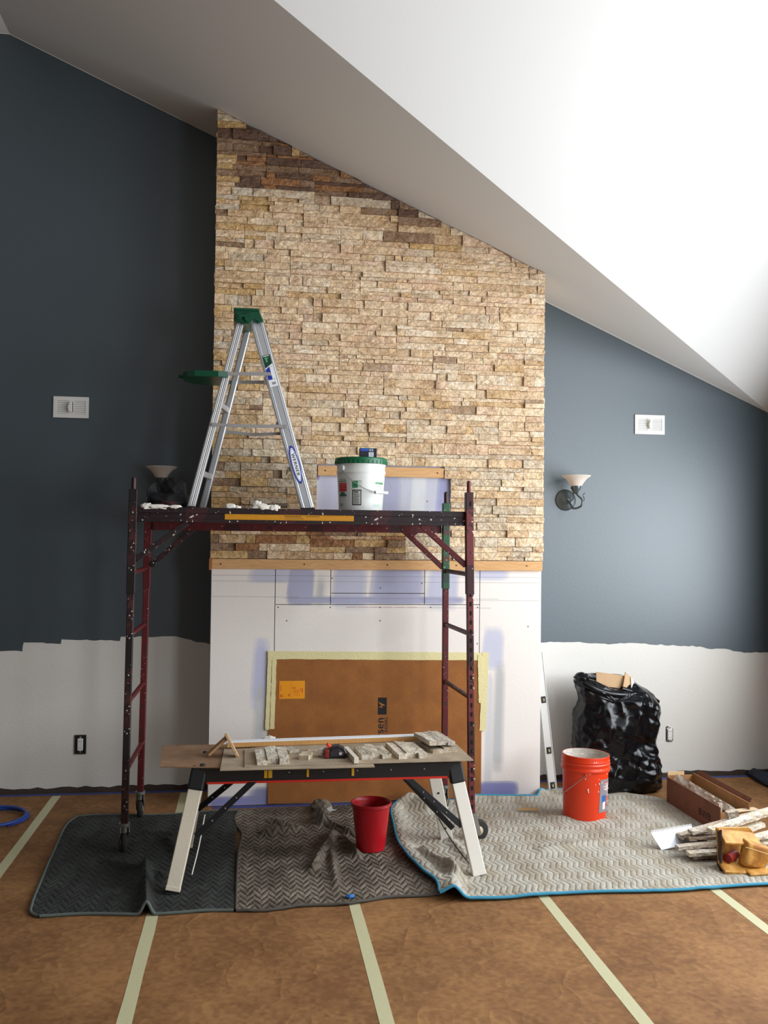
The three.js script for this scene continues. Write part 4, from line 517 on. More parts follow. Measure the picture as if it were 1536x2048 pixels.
// ------------------------------------------------------------------ folding work bench
{
  const mLegShaded = M(S('#d8cdb8'), 0.45, { metalness: 0.15, bumpMap: roll, bumpScale: 0.0004 }), mLegLit = M(S('#e4ded2'), 0.45, { metalness: 0.1 }), mBlk = M(S('#151517'), 0.5), mBrace = M(S('#1d1c1e'), 0.42, { metalness: 0.4 }), mRed = M(S('#d22a1c'), 0.45), mYel = M(S('#d9a520'), 0.5), mStl = M(S('#c9c6bd'), 0.35, { metalness: 0.6 });  // leg colours carry the light: left pair beige as shaded, right pair whiter
  const t = thing('work_bench', 'folding work bench with cream legs, black joints and red stripe, covered with hardboard sheets', 'bench', [0.4, 0.0, 1.52]);
  part('deck', [boxC(-0.23, 1.03, 0.466, 0.546, 1.645, 1.668, 0.003), boxC(-0.23, 1.03, 0.466, 0.546, 1.345, 1.37, 0.003), boxC(-0.23, 1.03, 0.53, 0.546, 1.37, 1.645, 0.002), boxC(-0.25, -0.228, 0.47, 0.546, 1.35, 1.66, 0.003), boxC(1.028, 1.05, 0.47, 0.546, 1.35, 1.66, 0.003)], mBlk, t);
  part('red_stripe', boxC(-0.2, 1.0, 0.466, 0.477, 1.6685, 1.6715, 0.001), mRed, t); part('red_stripe', boxC(-0.2, 1.0, 0.466, 0.477, 1.342, 1.3445, 0.001), mRed, t);
  for (const [x, w] of [[0.085, 0.016], [0.107, 0.02], [0.292, 0.012], [0.517, 0.013]]) part('clip', boxC(x - w / 2, x + w / 2, 0.49, 0.528, 1.6675, 1.672, 0.001), mYel, t);
  for (let k = 0; k < 5; k++) part('rivet', rod(V(0.2 + k * 0.17, 0.515, 1.668), V(0.2 + k * 0.17, 0.515, 1.671), 0.004, 0.003, 8), mStl, t);
  const leg = (tx, tz, bx, bz, mat, hole) => {
    const top = V(tx, 0.5, tz), bot = V(bx, 0.016, bz), jm = top.clone().lerp(bot, 0.13), d = bot.clone().sub(top).normalize();
    const l = part('leg', bar(top.clone().lerp(bot, 0.1), bot.clone().addScaledVector(d, -0.012), 0.068, 0.036, V(1, 0, 0), 0.005), mat, t);
    const s = Math.sign(bx - 0.4); part('joint', [bar(V(tx - s * 0.008, 0.548, tz), jm, 0.078, 0.046, V(1, 0, 0), 0.012), rod(V(tx - s * 0.02, 0.52, tz - 0.026), V(tx - s * 0.02, 0.52, tz + 0.026), 0.036, 0.036, 24)], mBlk, t);
    part('foot', bar(bot.clone().addScaledVector(d, -0.022), bot, 0.07, 0.04, V(1, 0, 0), 0.004), mat, l); part('foot_pad', boxC(bx - 0.034, bx + 0.036, 0.008, 0.018, bz - 0.022, bz + 0.02, 0.003), mBlk, l);
    if (hole) for (const k of [0.22, 0.42, 0.85]) { const q = top.clone().lerp(bot, k); part('hole', boxC(q.x - 0.006, q.x + 0.006, q.y - 0.005, q.y + 0.005, q.z + 0.0178, q.z + 0.0205, 0), mBlk, l); }
  };
  leg(-0.243, 1.64, -0.342, 1.834, mLegShaded); leg(1.045, 1.64, 1.139, 1.79, mLegLit, false); leg(-0.243, 1.37, -0.325, 1.2, mLegShaded); leg(0.975, 1.36, 1.093, 1.235, mLegLit, true);
  for (const [a, b] of [[V(-0.245, 0.24, 1.74), V(0.06, 0.505, 1.655)], [V(1.065, 0.24, 1.72), V(0.755, 0.505, 1.655)], [V(-0.262, 0.24, 1.3), V(0.05, 0.505, 1.36)], [V(1.11, 0.1, 1.31), V(0.74, 0.49, 1.36)]]) { const b0 = part('brace', bar(a, b, 0.03, 0.012, V(1, 0, 0), 0.002), mBrace, t); for (const k of [0.25, 0.45, 0.62]) { const q = a.clone().lerp(b, k); part('rivet', rod(V(q.x, q.y, q.z + 0.004), V(q.x, q.y, q.z + 0.011), 0.004, 0.003, 8), mStl, b0); } }
  part('spring_wire', tube([[-0.21, 0.3, 1.6], [-0.235, 0.16, 1.66], [-0.262, 0.05, 1.72]], 0.004, 20, 6), mStl, t); part('spring_wire', tube([[1.0, 0.2, 1.45], [1.06, 0.1, 1.55], [1.12, 0.03, 1.7]], 0.003, 20, 6), mBrace, t);
}
// hardboard sheets on the bench
const mHardA = M('#ffffff', 0.85, { map: dataTex(256, (u, v) => mix3(hex3(0x7a5b42), hex3(0xa07f60), clamp(cardN(u, v) * 1.3 - 0.2, 0, 1)), true, 2) });
const mHardB = M('#ffffff', 0.85, { map: dataTex(256, (u, v) => mix3(hex3(0x8f7d68), hex3(0xb7a58d), clamp(cardN(u + 0.3, v) * 1.3 - 0.2, 0, 1)), true, 2) });
{
  const sheet = (label, pts, y, mat, th = 0.005) => { const g = extrude(pts.map(([x, z]) => [x, -z]).reverse(), th, 0.0004); g.rotateX(-Math.PI / 2); g.translate(0, y, 0); const t = thing('hardboard_sheet', label, 'board', [0.3, y, 1.45]); part('sheet', metreUV(g), mat, t); };
  sheet('brown hardboard sheet at the left end of the bench, under the wooden jig', [[-0.427, 1.646], [-0.135, 1.69], [0.3, 1.68], [0.32, 1.2], [-0.458, 1.182]], 0.548, mHardA);
  sheet('lower grey hardboard sheet whose front edge shows under the stone pieces', [[-0.134, 1.766], [0.613, 1.77], [0.62, 1.3], [-0.128, 1.3]], 0.554, mHardB);
  sheet('upper grey hardboard sheet carrying the stone pieces on the bench', [[-0.019, 1.729], [1.124, 1.712], [1.11, 1.147], [0.3, 1.15], [-0.021, 1.369]], 0.5602, mHardB);
  const t = thing('trim_board', 'long white-faced wood board lying along the back of the bench', 'board', [0.43, 0.566, 1.22]); const a = V(-0.115, 0.579, 1.31), b = V(0.978, 0.579, 1.235);
  part('wood', bar(a, b, 0.024, 0.05, V(0, 1, 0), 0.002), M('#ffffff', 0.7, { map: woodTex(0xc99a5e, 0xb98548, 2) }), t); part('white_face', bar(a.clone().add(V(0, 0.0148, -0.001)), b.clone().add(V(0, 0.0148, -0.001)), 0.005, 0.052, V(0, 1, 0), 0.001), M(S('#e9ebee'), 0.5), t);
  const j = thing('wooden_jig', 'small jig of two joined wood planks at the bench\'s left end', 'wood jig', [-0.12, 0.554, 1.5]); const mJ = M('#ffffff', 0.75, { map: woodTex(0xb58a62, 0x9c734d, 2) });
  part('plank', bar(V(-0.205, 0.562, 1.46), V(-0.108, 0.648, 1.44), 0.085, 0.013, V(0, 0, 1)), mJ, j); part('plank', bar(V(-0.112, 0.655, 1.45), V(-0.055, 0.562, 1.52), 0.07, 0.016, V(0.1, 0, 1)), M('#ffffff', 0.75, { map: woodTex(0xd8b894, 0xb99068, 2) }), j);
}
// stone pieces laid out on the bench
const mLoose = M('#ffffff', 0.9, { vertexColors: true, map: stoneMap, bumpMap: stoneBump, bumpScale: 0.004 });
function stonePiece(label, cx, cz, y, W, D, strips, turn, seed, tilt = 0, tone = [0.72, 0.67, 0.58]) {
  const r = rng(seed), t = thing('stone_tile', label, 'stone', [cx, y, cz], 'loose stone pieces on the bench'); let x = -W / 2;
  for (let k = 0; k < strips; k++) { const w = W / strips * (0.85 + r() * 0.3), k0 = 0.9 + r() * 0.16, sh = (r() - 0.5) * 0.05; const g = roughStone(x, Math.min(W / 2, x + w) - 0.0006, -D / 2 + sh, D / 2 + sh + (r() - 0.5) * 0.03, 0, 0.017 + r() * 0.014, r, 0.0028, 0.03, tone.map((c) => c * k0)); g.rotateX(-Math.PI / 2); g.rotateZ(tilt); g.rotateY(turn); g.translate(cx, y, cz); part('strip', g, mLoose, t); x += w; }
  return t;
}
stonePiece('pale stone tile of rough strips lying leftmost on the bench boards', 0.115, 1.58, 0.566, 0.16, 0.27, 3, 0.04, 201);
stonePiece('pale stone tile right of the tape measure, of two staggered parts', 0.63, 1.55, 0.566, 0.16, 0.2, 3, 0.1, 203, 0, [0.68, 0.63, 0.54]);
stonePiece('largest pale stone tile, between two others on the bench\'s right half', 0.81, 1.52, 0.566, 0.15, 0.28, 3, 0.1, 205);
stonePiece('flat stone slip under the rightmost tile on the bench', 1.0, 1.47, 0.566, 0.14, 0.2, 2, 0.16, 207, 0, [0.5, 0.43, 0.35]);
stonePiece('rightmost stone tile, propped on another slip at the bench\'s right end', 0.985, 1.42, 0.601, 0.15, 0.26, 3, 0.16, 209, -0.02, [0.62, 0.57, 0.5]);
stonePiece('short stone chip between the leftmost tile and the tape measure', 0.29, 1.6, 0.566, 0.06, 0.08, 1, -0.4, 211, 0, [0.7, 0.63, 0.5]);
stonePiece('tan stone chip behind the short chip on the bench', 0.33, 1.5, 0.566, 0.09, 0.06, 1, 0.3, 213, 0, [0.56, 0.47, 0.36]);
stonePiece('flat grey stone flake behind the leftmost tile\'s right edge', 0.225, 1.46, 0.566, 0.06, 0.06, 1, 0.5, 215, 0, [0.5, 0.46, 0.4]);
{
  const t = thing('foam_scrap', 'tiny white plaster lump next to the tape measure', 'plaster', [0.36, 0.566, 1.56]); part('lump', blob(0.365, 0.586, 1.57, 0.018, 0.022, 0.016, 0.3, 2, 41, 4, 0.566), M(S('#ece8e0'), 0.8), t);
  const m = thing('tape_measure', 'black and orange tape measure among the stone pieces on the bench', 'tape measure', [0.43, 0.566, 1.6]); const mK = M(S('#191617'), 0.45), mO = M(S('#d8401c'), 0.45), mR = M(S('#7c1d1b'), 0.5);
  const body = extrude([[-0.045, 0], [0.05, 0], [0.052, 0.02], [0.04, 0.045], [0.015, 0.056], [-0.02, 0.052], [-0.045, 0.03]], 0.04, 0.004).translate(0.435, 0.5705, 1.58); part('case', body, mK, m);
  part('side_panel', extrude([[-0.03, 0.008], [0.035, 0.008], [0.036, 0.024], [0.012, 0.042], [-0.018, 0.04], [-0.032, 0.026]], 0.003, 0.001).translate(0.437, 0.5705, 1.6245), M(S('#2c2b2e'), 0.4), m); part('badge', rod(V(0.458, 0.592, 1.628), V(0.458, 0.592, 1.6305), 0.008, 0.008, 16), M(S('#b9a9a0'), 0.5), m);
  part('red_end', boxC(0.378, 0.402, 0.568, 0.612, 1.572, 1.628, 0.006), mR, m); part('lock_button', boxC(-0.014, 0.014, -0.008, 0.008, -0.018, 0.018, 0.004).rotateZ(-0.7).translate(0.402, 0.626, 1.6), mO, m, 'orange lock button');
  const b = thing('wood_block', 'short white-ended wood block leaning right of the tape measure', 'wood block', [0.51, 0.566, 1.62]); part('block', bar(V(0.498, 0.583, 1.5), V(0.527, 0.58, 1.73), 0.024, 0.03, V(1, 0, 0), 0.002), M(S('#d9cfbd'), 0.8), b);
  const s = thing('plaster_splatter', 'small pale crumb behind the left end of the white trim board', 'plaster', [0.1, 0.553, 1.2]); part('lump', blob(0.11, 0.575, 1.2, 0.035, 0.022, 0.012, 0.4, 2.5, 44, 4, 0.554), M(S('#d9d4c8'), 0.85), s);
}

// ------------------------------------------------------------------ buckets on the floor
{
  const cx = 0.654, cz = 1.345, y = 0.018, mR = M(S('#b8121f'), 0.38);
  const t = thing('red_bucket', 'small red plastic bucket without handle, standing under the bench', 'bucket', [cx, y, cz]);
  part('body', lathe([[0.0, 0.0], [0.0718, 0.0], [0.0757, 0.0038], [0.1009, 0.2303], [0.1028, 0.235], [0.1096, 0.2369], [0.1106, 0.2463], [0.1086, 0.25], [0.1009, 0.25], [0.097, 0.2312], [0.0718, 0.0075], [0.0, 0.0056]], 64, cx, y, cz), mR, t);
  part('rim', lathe([[0.1004, 0.2331], [0.1091, 0.2326], [0.1101, 0.2406], [0.1004, 0.2425]], 64, cx, y, cz), mR, t);
}
{
  const cx = 2.005, cz = 0.915, y = 0.022, mO = M(S('#e2390e'), 0.4), t = thing('orange_bucket', 'orange plastic bucket with white crusted inside and wire handle, on the light blanket', 'bucket', [cx, y, cz]);
  const R = new THREE.Matrix4().makeTranslation(cx, y, cz).multiply(new THREE.Matrix4().makeRotationZ(-0.02)).multiply(new THREE.Matrix4().makeTranslation(-cx, -y, -cz)); const T = (g) => { g.applyMatrix4(R); return g; };
  part('body', T(lathe([[0.0, 0.0017], [0.1216, 0.0017], [0.1254, 0.0052], [0.1358, 0.2838], [0.1425, 0.2864], [0.1463, 0.2907], [0.1463, 0.3027], [0.1406, 0.3053], [0.1406, 0.3199], [0.1453, 0.3225], [0.1453, 0.3302], [0.1406, 0.3328], [0.1396, 0.3397], [0.1434, 0.3414], [0.1434, 0.3474], [0.1396, 0.3492], [0.1411, 0.3715], [0.1387, 0.375], [0.1368, 0.3732]], 72, cx, y, cz)), mO, t);
  const r = rng(8); part('crusted_lining', T(lathe([[0.1373, 0.3737], [0.1354, 0.375], [0.1344, 0.344], [0.1316, 0.258], [0.1273, 0.1032], [0.1225, 0.0258], [0.0, 0.0172]], 72, cx, y, cz)), M('#ffffff', 0.9, { map: dataTex(256, (u, v) => mix3(hex3(0xb9ada0), hex3(0xe6ded4), clamp(stoneA(u, v) * 1.6 - 0.3, 0, 1)), true, 3), bumpMap: stoneBump, bumpScale: 0.004 }), t, 'white plaster crust lining the inside');
  const mWire = M(S('#b9aaa2'), 0.35, { metalness: 0.7 });
  // wire handle dropped to the left side
  const pA = V(cx + Math.sin(-0.28) * 0.1435, y + 0.284, cz + Math.cos(-0.28) * 0.1435), pB = V(cx - Math.sin(-0.28) * 0.1435, y + 0.284, cz - Math.cos(-0.28) * 0.1435);
  const pts = []; for (let k = 0; k <= 20; k++) { const u = k / 20, q = pA.clone().lerp(pB, u); q.x -= Math.sin(Math.PI * u) * 0.1455; q.y -= Math.sin(Math.PI * u) * 0.145; pts.push(q); } const h = part('handle', T(tube(pts, 0.0025, 70, 8)), mWire, t); part('grip', T(rod(pts[9], pts[12], 0.01, 0.01, 14)), M(S('#e0d8d2'), 0.5), h);
  part('handle_boss', T(rod(V(pA.x, pA.y, pA.z).lerp(V(cx, y + 0.284, cz), 0.1), pA, 0.016, 0.014, 18)), mO, t); part('handle_boss', T(rod(pB.clone().lerp(V(cx, y + 0.284, cz), 0.1), pB, 0.016, 0.014, 18)), mO, t);
  const lab = canvasTex(256, 512, (c) => { c.fillStyle = '#8a8287'; c.fillRect(0, 0, 256, 512); c.fillStyle = '#f2c9c2'; c.save(); c.translate(110, 60); c.rotate(0.35); for (let k = 0; k < 5; k++) c.fillRect((k % 2) * 20, k * 22, 110, 14); c.restore(); c.fillStyle = '#e2463a'; c.fillRect(96, 40, 60, 22); c.fillStyle = '#e9e6e4'; c.fillRect(196, 60, 50, 360); c.fillStyle = '#1d66ab'; c.fillRect(44, 250, 90, 110); c.fillStyle = '#e4dfda'; c.fillRect(70, 352, 60, 116); c.fillStyle = '#d43a1f'; c.fillRect(140, 270, 74, 90); c.fillStyle = '#b03848'; c.fillRect(146, 372, 66, 70); });
  part('label', T(curved(0.1288, 0.1358, y + 0.052, y + 0.245, 0.77, 0.86, cx, cz)), M('#ffffff', 0.5, { map: lab }), t, 'grey printed label');
  const sp = []; for (let k = 0; k < 26; k++) { const a = (r() - 0.25) * 1.7, hh = 0.17 + r() * 0.18, rr = 0.1318 + hh * 0.024; const g = new THREE.IcosahedronGeometry(0.002 + r() * 0.003, 0); g.scale(1, 1.6, 0.5); g.rotateY(a); g.translate(cx + Math.sin(a) * rr, y + hh, cz + Math.cos(a) * rr); sp.push(T(g)); } part('plaster_specks', sp, M(S('#f0d6cc'), 0.8), t);
}

// ------------------------------------------------------------------ trash bag with cardboard
{
  const prof = [[0, 2.19, 2.73, 0.16], [0.03, 2.16, 2.765, 0.2], [0.12, 2.152, 2.762, 0.215], [0.25, 2.156, 2.745, 0.21], [0.33, 2.158, 2.728, 0.205], [0.42, 2.165, 2.75, 0.205], [0.52, 2.18, 2.768, 0.2], [0.59, 2.21, 2.745, 0.19], [0.64, 2.19, 2.70, 0.17], [0.69, 2.165, 2.63, 0.15], [0.735, 2.165, 2.57, 0.13], [0.762, 2.185, 2.52, 0.11], [0.765, 2.2, 2.49, 0.09], [0.72, 2.23, 2.47, 0.075], [0.66, 2.28, 2.44, 0.06], [0.62, 2.36, 2.38, 0.005]];
  const nu = 220, nv = 150, pos = [], idx = []; const at = (v) => { const s = v * (prof.length - 1), i = Math.min(prof.length - 2, Math.floor(s)), f = s - i; return prof[i].map((a, k) => lerp(a, prof[i + 1][k], f)); };
  const ridge = (n) => 1 - Math.min(1, Math.abs(n) * 3.2);
  for (let j = 0; j <= nv; j++) { const [y, xl, xr, rz] = at(j / nv); for (let i = 0; i < nu; i++) { const a = i / nu * Math.PI * 2, ca = Math.cos(a), sa = Math.sin(a), e = 0.75; const cx = (xl + xr) / 2, rx = (xr - xl) / 2; const ux = Math.sign(ca) * Math.pow(Math.abs(ca), e), uz = Math.sign(sa) * Math.pow(Math.abs(sa), e); let x = cx + ux * rx, z = 0.262 + uz * rz; const k = j / nv < 0.72 ? 1 : 0.55;
    const w1 = fbm(x * 4.2 + 4, y * 3.6, z * 4.2, 3), w2 = ridge(perlin.noise(x * 8 + y * 5, y * 5 - x * 6, z * 7)), w3 = ridge(perlin.noise(x * 5 - 7, y * 17 + x * 6, z * 5 + 3)); const lo = smooth(0.45, 0.1, y); const d = k * (0.085 * w1 + 0.012 * (w2 - 0.5) + (0.006 + 0.01 * lo) * (w3 - 0.5) + 0.005 * fbm(x * 20, y * 22, z * 20, 2)) * smooth(0, 0.12, j / nv + 0.03);
    x += ca * d * 0.5 + 0.012; z += sa * d; const dip = 0.075 * Math.exp(-Math.pow((x - 2.43) / 0.13, 2)) * smooth(0.6, 0.72, y) * smooth(0.2, 0.32, z); pos.push(x, Math.max(0.002, y - dip + k * 0.02 * fbm(x * 6, 3, z * 6, 3) * smooth(0, 0.3, y)), Math.max(0.02, z)); } }
  for (let j = 0; j < nv; j++) for (let i = 0; i < nu; i++) { const a = j * nu + i, b = j * nu + (i + 1) % nu; idx.push(a, a + nu, b, b, a + nu, b + nu); }
  const c0 = pos.length / 3; pos.push(2.46, 0.002, 0.27); for (let i = 0; i < nu; i++) idx.push(c0, i, (i + 1) % nu);
  const g = new THREE.BufferGeometry(); g.setAttribute('position', new THREE.Float32BufferAttribute(pos, 3)); g.setIndex(idx); g.computeVertexNormals();
  const t = thing('trash_bag', 'full black plastic trash bag slumped against the right wall', 'trash bag', [2.46, 0, 0.27]); const mBag = P('#08080b', 0.26, { ior: 1.42 }); part('bag', metreUV(g), mBag, t);
  part('rolled_rim', [tube([[2.18, 0.74, 0.33], [2.22, 0.715, 0.385], [2.32, 0.675, 0.405], [2.42, 0.655, 0.405], [2.5, 0.65, 0.38], [2.6, 0.66, 0.3]], 0.022, 60, 9), blob(2.205, 0.745, 0.31, 0.05, 0.045, 0.06, 0.4, 2.4, 81, 4, null, 0.5), tube([[2.46, 0.69, 0.38], [2.56, 0.66, 0.36], [2.68, 0.625, 0.33], [2.75, 0.585, 0.3]], 0.018, 40, 8)], mBag, t);
  const mC = M('#ffffff', 0.85, { map: dataTex(256, (u, v) => mix3(hex3(0xb08e6a), hex3(0xc9a780), cardN(u, v)), true, 2) });
  const a = thing('cardboard_scrap', 'flat torn cardboard piece sticking up from the left of the trash bag\'s mouth', 'cardboard', [2.36, 0.7, 0.33]); part('sheet', extrude([[-0.085, -0.03], [0.13, -0.06], [0.16, -0.015], [0.1, 0.035], [-0.08, 0.058]], 0.005, 0.0005).rotateX(-0.3).translate(2.385, 0.738, 0.33), mC, a);
  const b = thing('cardboard_scrap', 'crumpled cardboard piece with a white edge at the right of the trash bag\'s mouth', 'cardboard', [2.5, 0.68, 0.36]); part('flap', extrude([[-0.05, -0.06], [0.06, -0.06], [0.045, 0.03], [0.0, 0.06]], 0.005, 0.0005).rotateY(0.5).rotateX(-0.3).translate(2.505, 0.735, 0.345), mC, b); part('white_edge', extrude([[0.0, -0.07], [0.05, -0.07], [0.06, 0.0], [0.02, 0.04]], 0.004, 0.0005).rotateY(0.7).rotateX(-0.35).translate(2.53, 0.728, 0.35), M(S('#d9cfc2'), 0.7), b);
}
// spirit level leaning on the chimney side
{
  const t = thing('spirit_level', 'white spirit level leaning on the chimney\'s right side', 'level', [2.0, 0, 0.27]); const a = V(2.012, 0.004, 0.31), b = V(1.919, 0.92, 0.26), n = V(1, 0.1, 0); const mW = M(S('#dcdad4'), 0.35, { metalness: 0.25 }), mE = M(S('#1c1c1c'), 0.6);
  const body = part('body', [bar(a, b, 0.05, 0.014, n, 0.001)], mW, t); const d = b.clone().sub(a).normalize(), sx = V(1, 0, 0).addScaledVector(d, -d.x).normalize();
  for (const s of [-1, 1]) part('flange', bar(a.clone().addScaledVector(sx, s * 0.026), b.clone().addScaledVector(sx, s * 0.026), 0.004, 0.024, n, 0.001), mW, t);
  for (const k of [0.045, 0.295, 0.66]) { const q = a.clone().lerp(b, k), f = q.clone().addScaledVector(d, 0.022), h = q.clone().addScaledVector(d, -0.022); f.z += 0.0078; h.z += 0.0078; const v = part('vial_window', bar(h, f, 0.032, 0.003, n, 0.001), mE, body); const f2 = f.clone().lerp(h, 0.3), h2 = f.clone().lerp(h, 0.7); f2.z += 0.004; h2.z += 0.004; part('vial', rod(f2, h2, 0.006, 0.006, 12), M(S('#b9a878'), 0.2), t); void v; }
  part('end_cap', bar(a.clone().addScaledVector(d, -0.002), a.clone().addScaledVector(d, 0.01), 0.054, 0.026, n, 0.001), M(S('#c9c7c2'), 0.5), t);
}
// ------------------------------------------------------------------ cardboard box with a stone strip
{
  const mB = M('#ffffff', 0.9, { map: dataTex(256, (u, v) => mix3(hex3(0x6a4130), hex3(0x875a40), cardN(u, v)), true, 2) }), mIn = M('#ffffff', 0.9, { map: dataTex(256, (u, v) => mix3(hex3(0x9a6a42), hex3(0xb98a58), cardN(u, v)), true, 2) });
  const t = thing('cardboard_box', 'long open brown cardboard box on the floor right of the trash bag', 'box', [2.74, 0, 1.0]); const x0 = 2.648, x1 = 2.83, z0 = 0.66, z1 = 1.34, h = 0.175, k = 0.005;
  part('side_panel', boxC(x0, x0 + k, 0, h, z0, z1, 0.001), mB, t); part('side_panel', boxC(x1 - k, x1, 0, h + 0.02, z0, z1, 0.001), mIn, t); part('end_panel', boxC(x0 + k, x1 - k, 0, h + 0.01, z0, z0 + k, 0.001), mIn, t); part('end_panel', boxC(x0 + k, x1 - k, 0, h - 0.03, z1 - k, z1, 0.001), mIn, t); part('bottom', boxC(x0 + k, x1 - k, 0, k, z0 + k, z1 - k, 0), mIn, t);
  part('flap', bar(V(x1 + 0.015, h + 0.024, z0 + 0.02), V(x1 + 0.015, h + 0.02, z1 - 0.02), 0.045, 0.005, V(0.5, 1, 0), 0.001), mB, t); part('flap', boxC(x0 + 0.01, x1 - 0.06, h + 0.006, h + 0.03, z0 - 0.012, z0 - 0.006, 0.001), M(S('#d8b98a'), 0.85), t); part('flap', bar(V(x0 + 0.05, h - 0.022, z1 + 0.01), V(x1 + 0.05, h - 0.018, z1 - 0.02), 0.004, 0.05, V(0, 1, 0), 0.001), M(S('#c9b291'), 0.85), t);
  const pr = canvasTex(256, 128, (c) => { c.fillStyle = '#7a4f3a'; c.fillRect(0, 0, 256, 128); c.fillStyle = '#2a1814'; c.font = 'bold 104px sans-serif'; c.textAlign = 'center'; c.fillText('BWB', 128, 102); }); const g = new THREE.PlaneGeometry(0.17, 0.07); g.rotateY(-Math.PI / 2); g.translate(x0 - 0.0006, 0.085, 1.16); part('print', g, M('#ffffff', 0.9, { map: pr }), t);
  const r = rng(61), s = thing('stone_strip', 'long pale stone strip lying in the open cardboard box', 'stone', [2.73, 0.17, 1.0]); const q = roughStone(-0.3, 0.3, -0.022, 0.022, -0.02, 0.02, r, 0.004, 0.035, [0.74, 0.68, 0.6]); q.rotateX(-0.6); q.rotateY(-Math.PI / 2 + 0.06); q.rotateX(0.05); q.translate(2.72, 0.16, 1.0); part('strip', q, mLoose, s);
  const s2 = thing('stone_strip', 'small stone chip standing in the near end of the open box', 'stone', [2.69, 0.14, 1.28]); const q2 = roughStone(-0.012, 0.012, 0, 0.06, -0.01, 0.01, r, 0.002, 0.03, [0.7, 0.62, 0.55]); q2.translate(2.685, 0.12, 1.27); part('strip', q2, mLoose, s2);
}
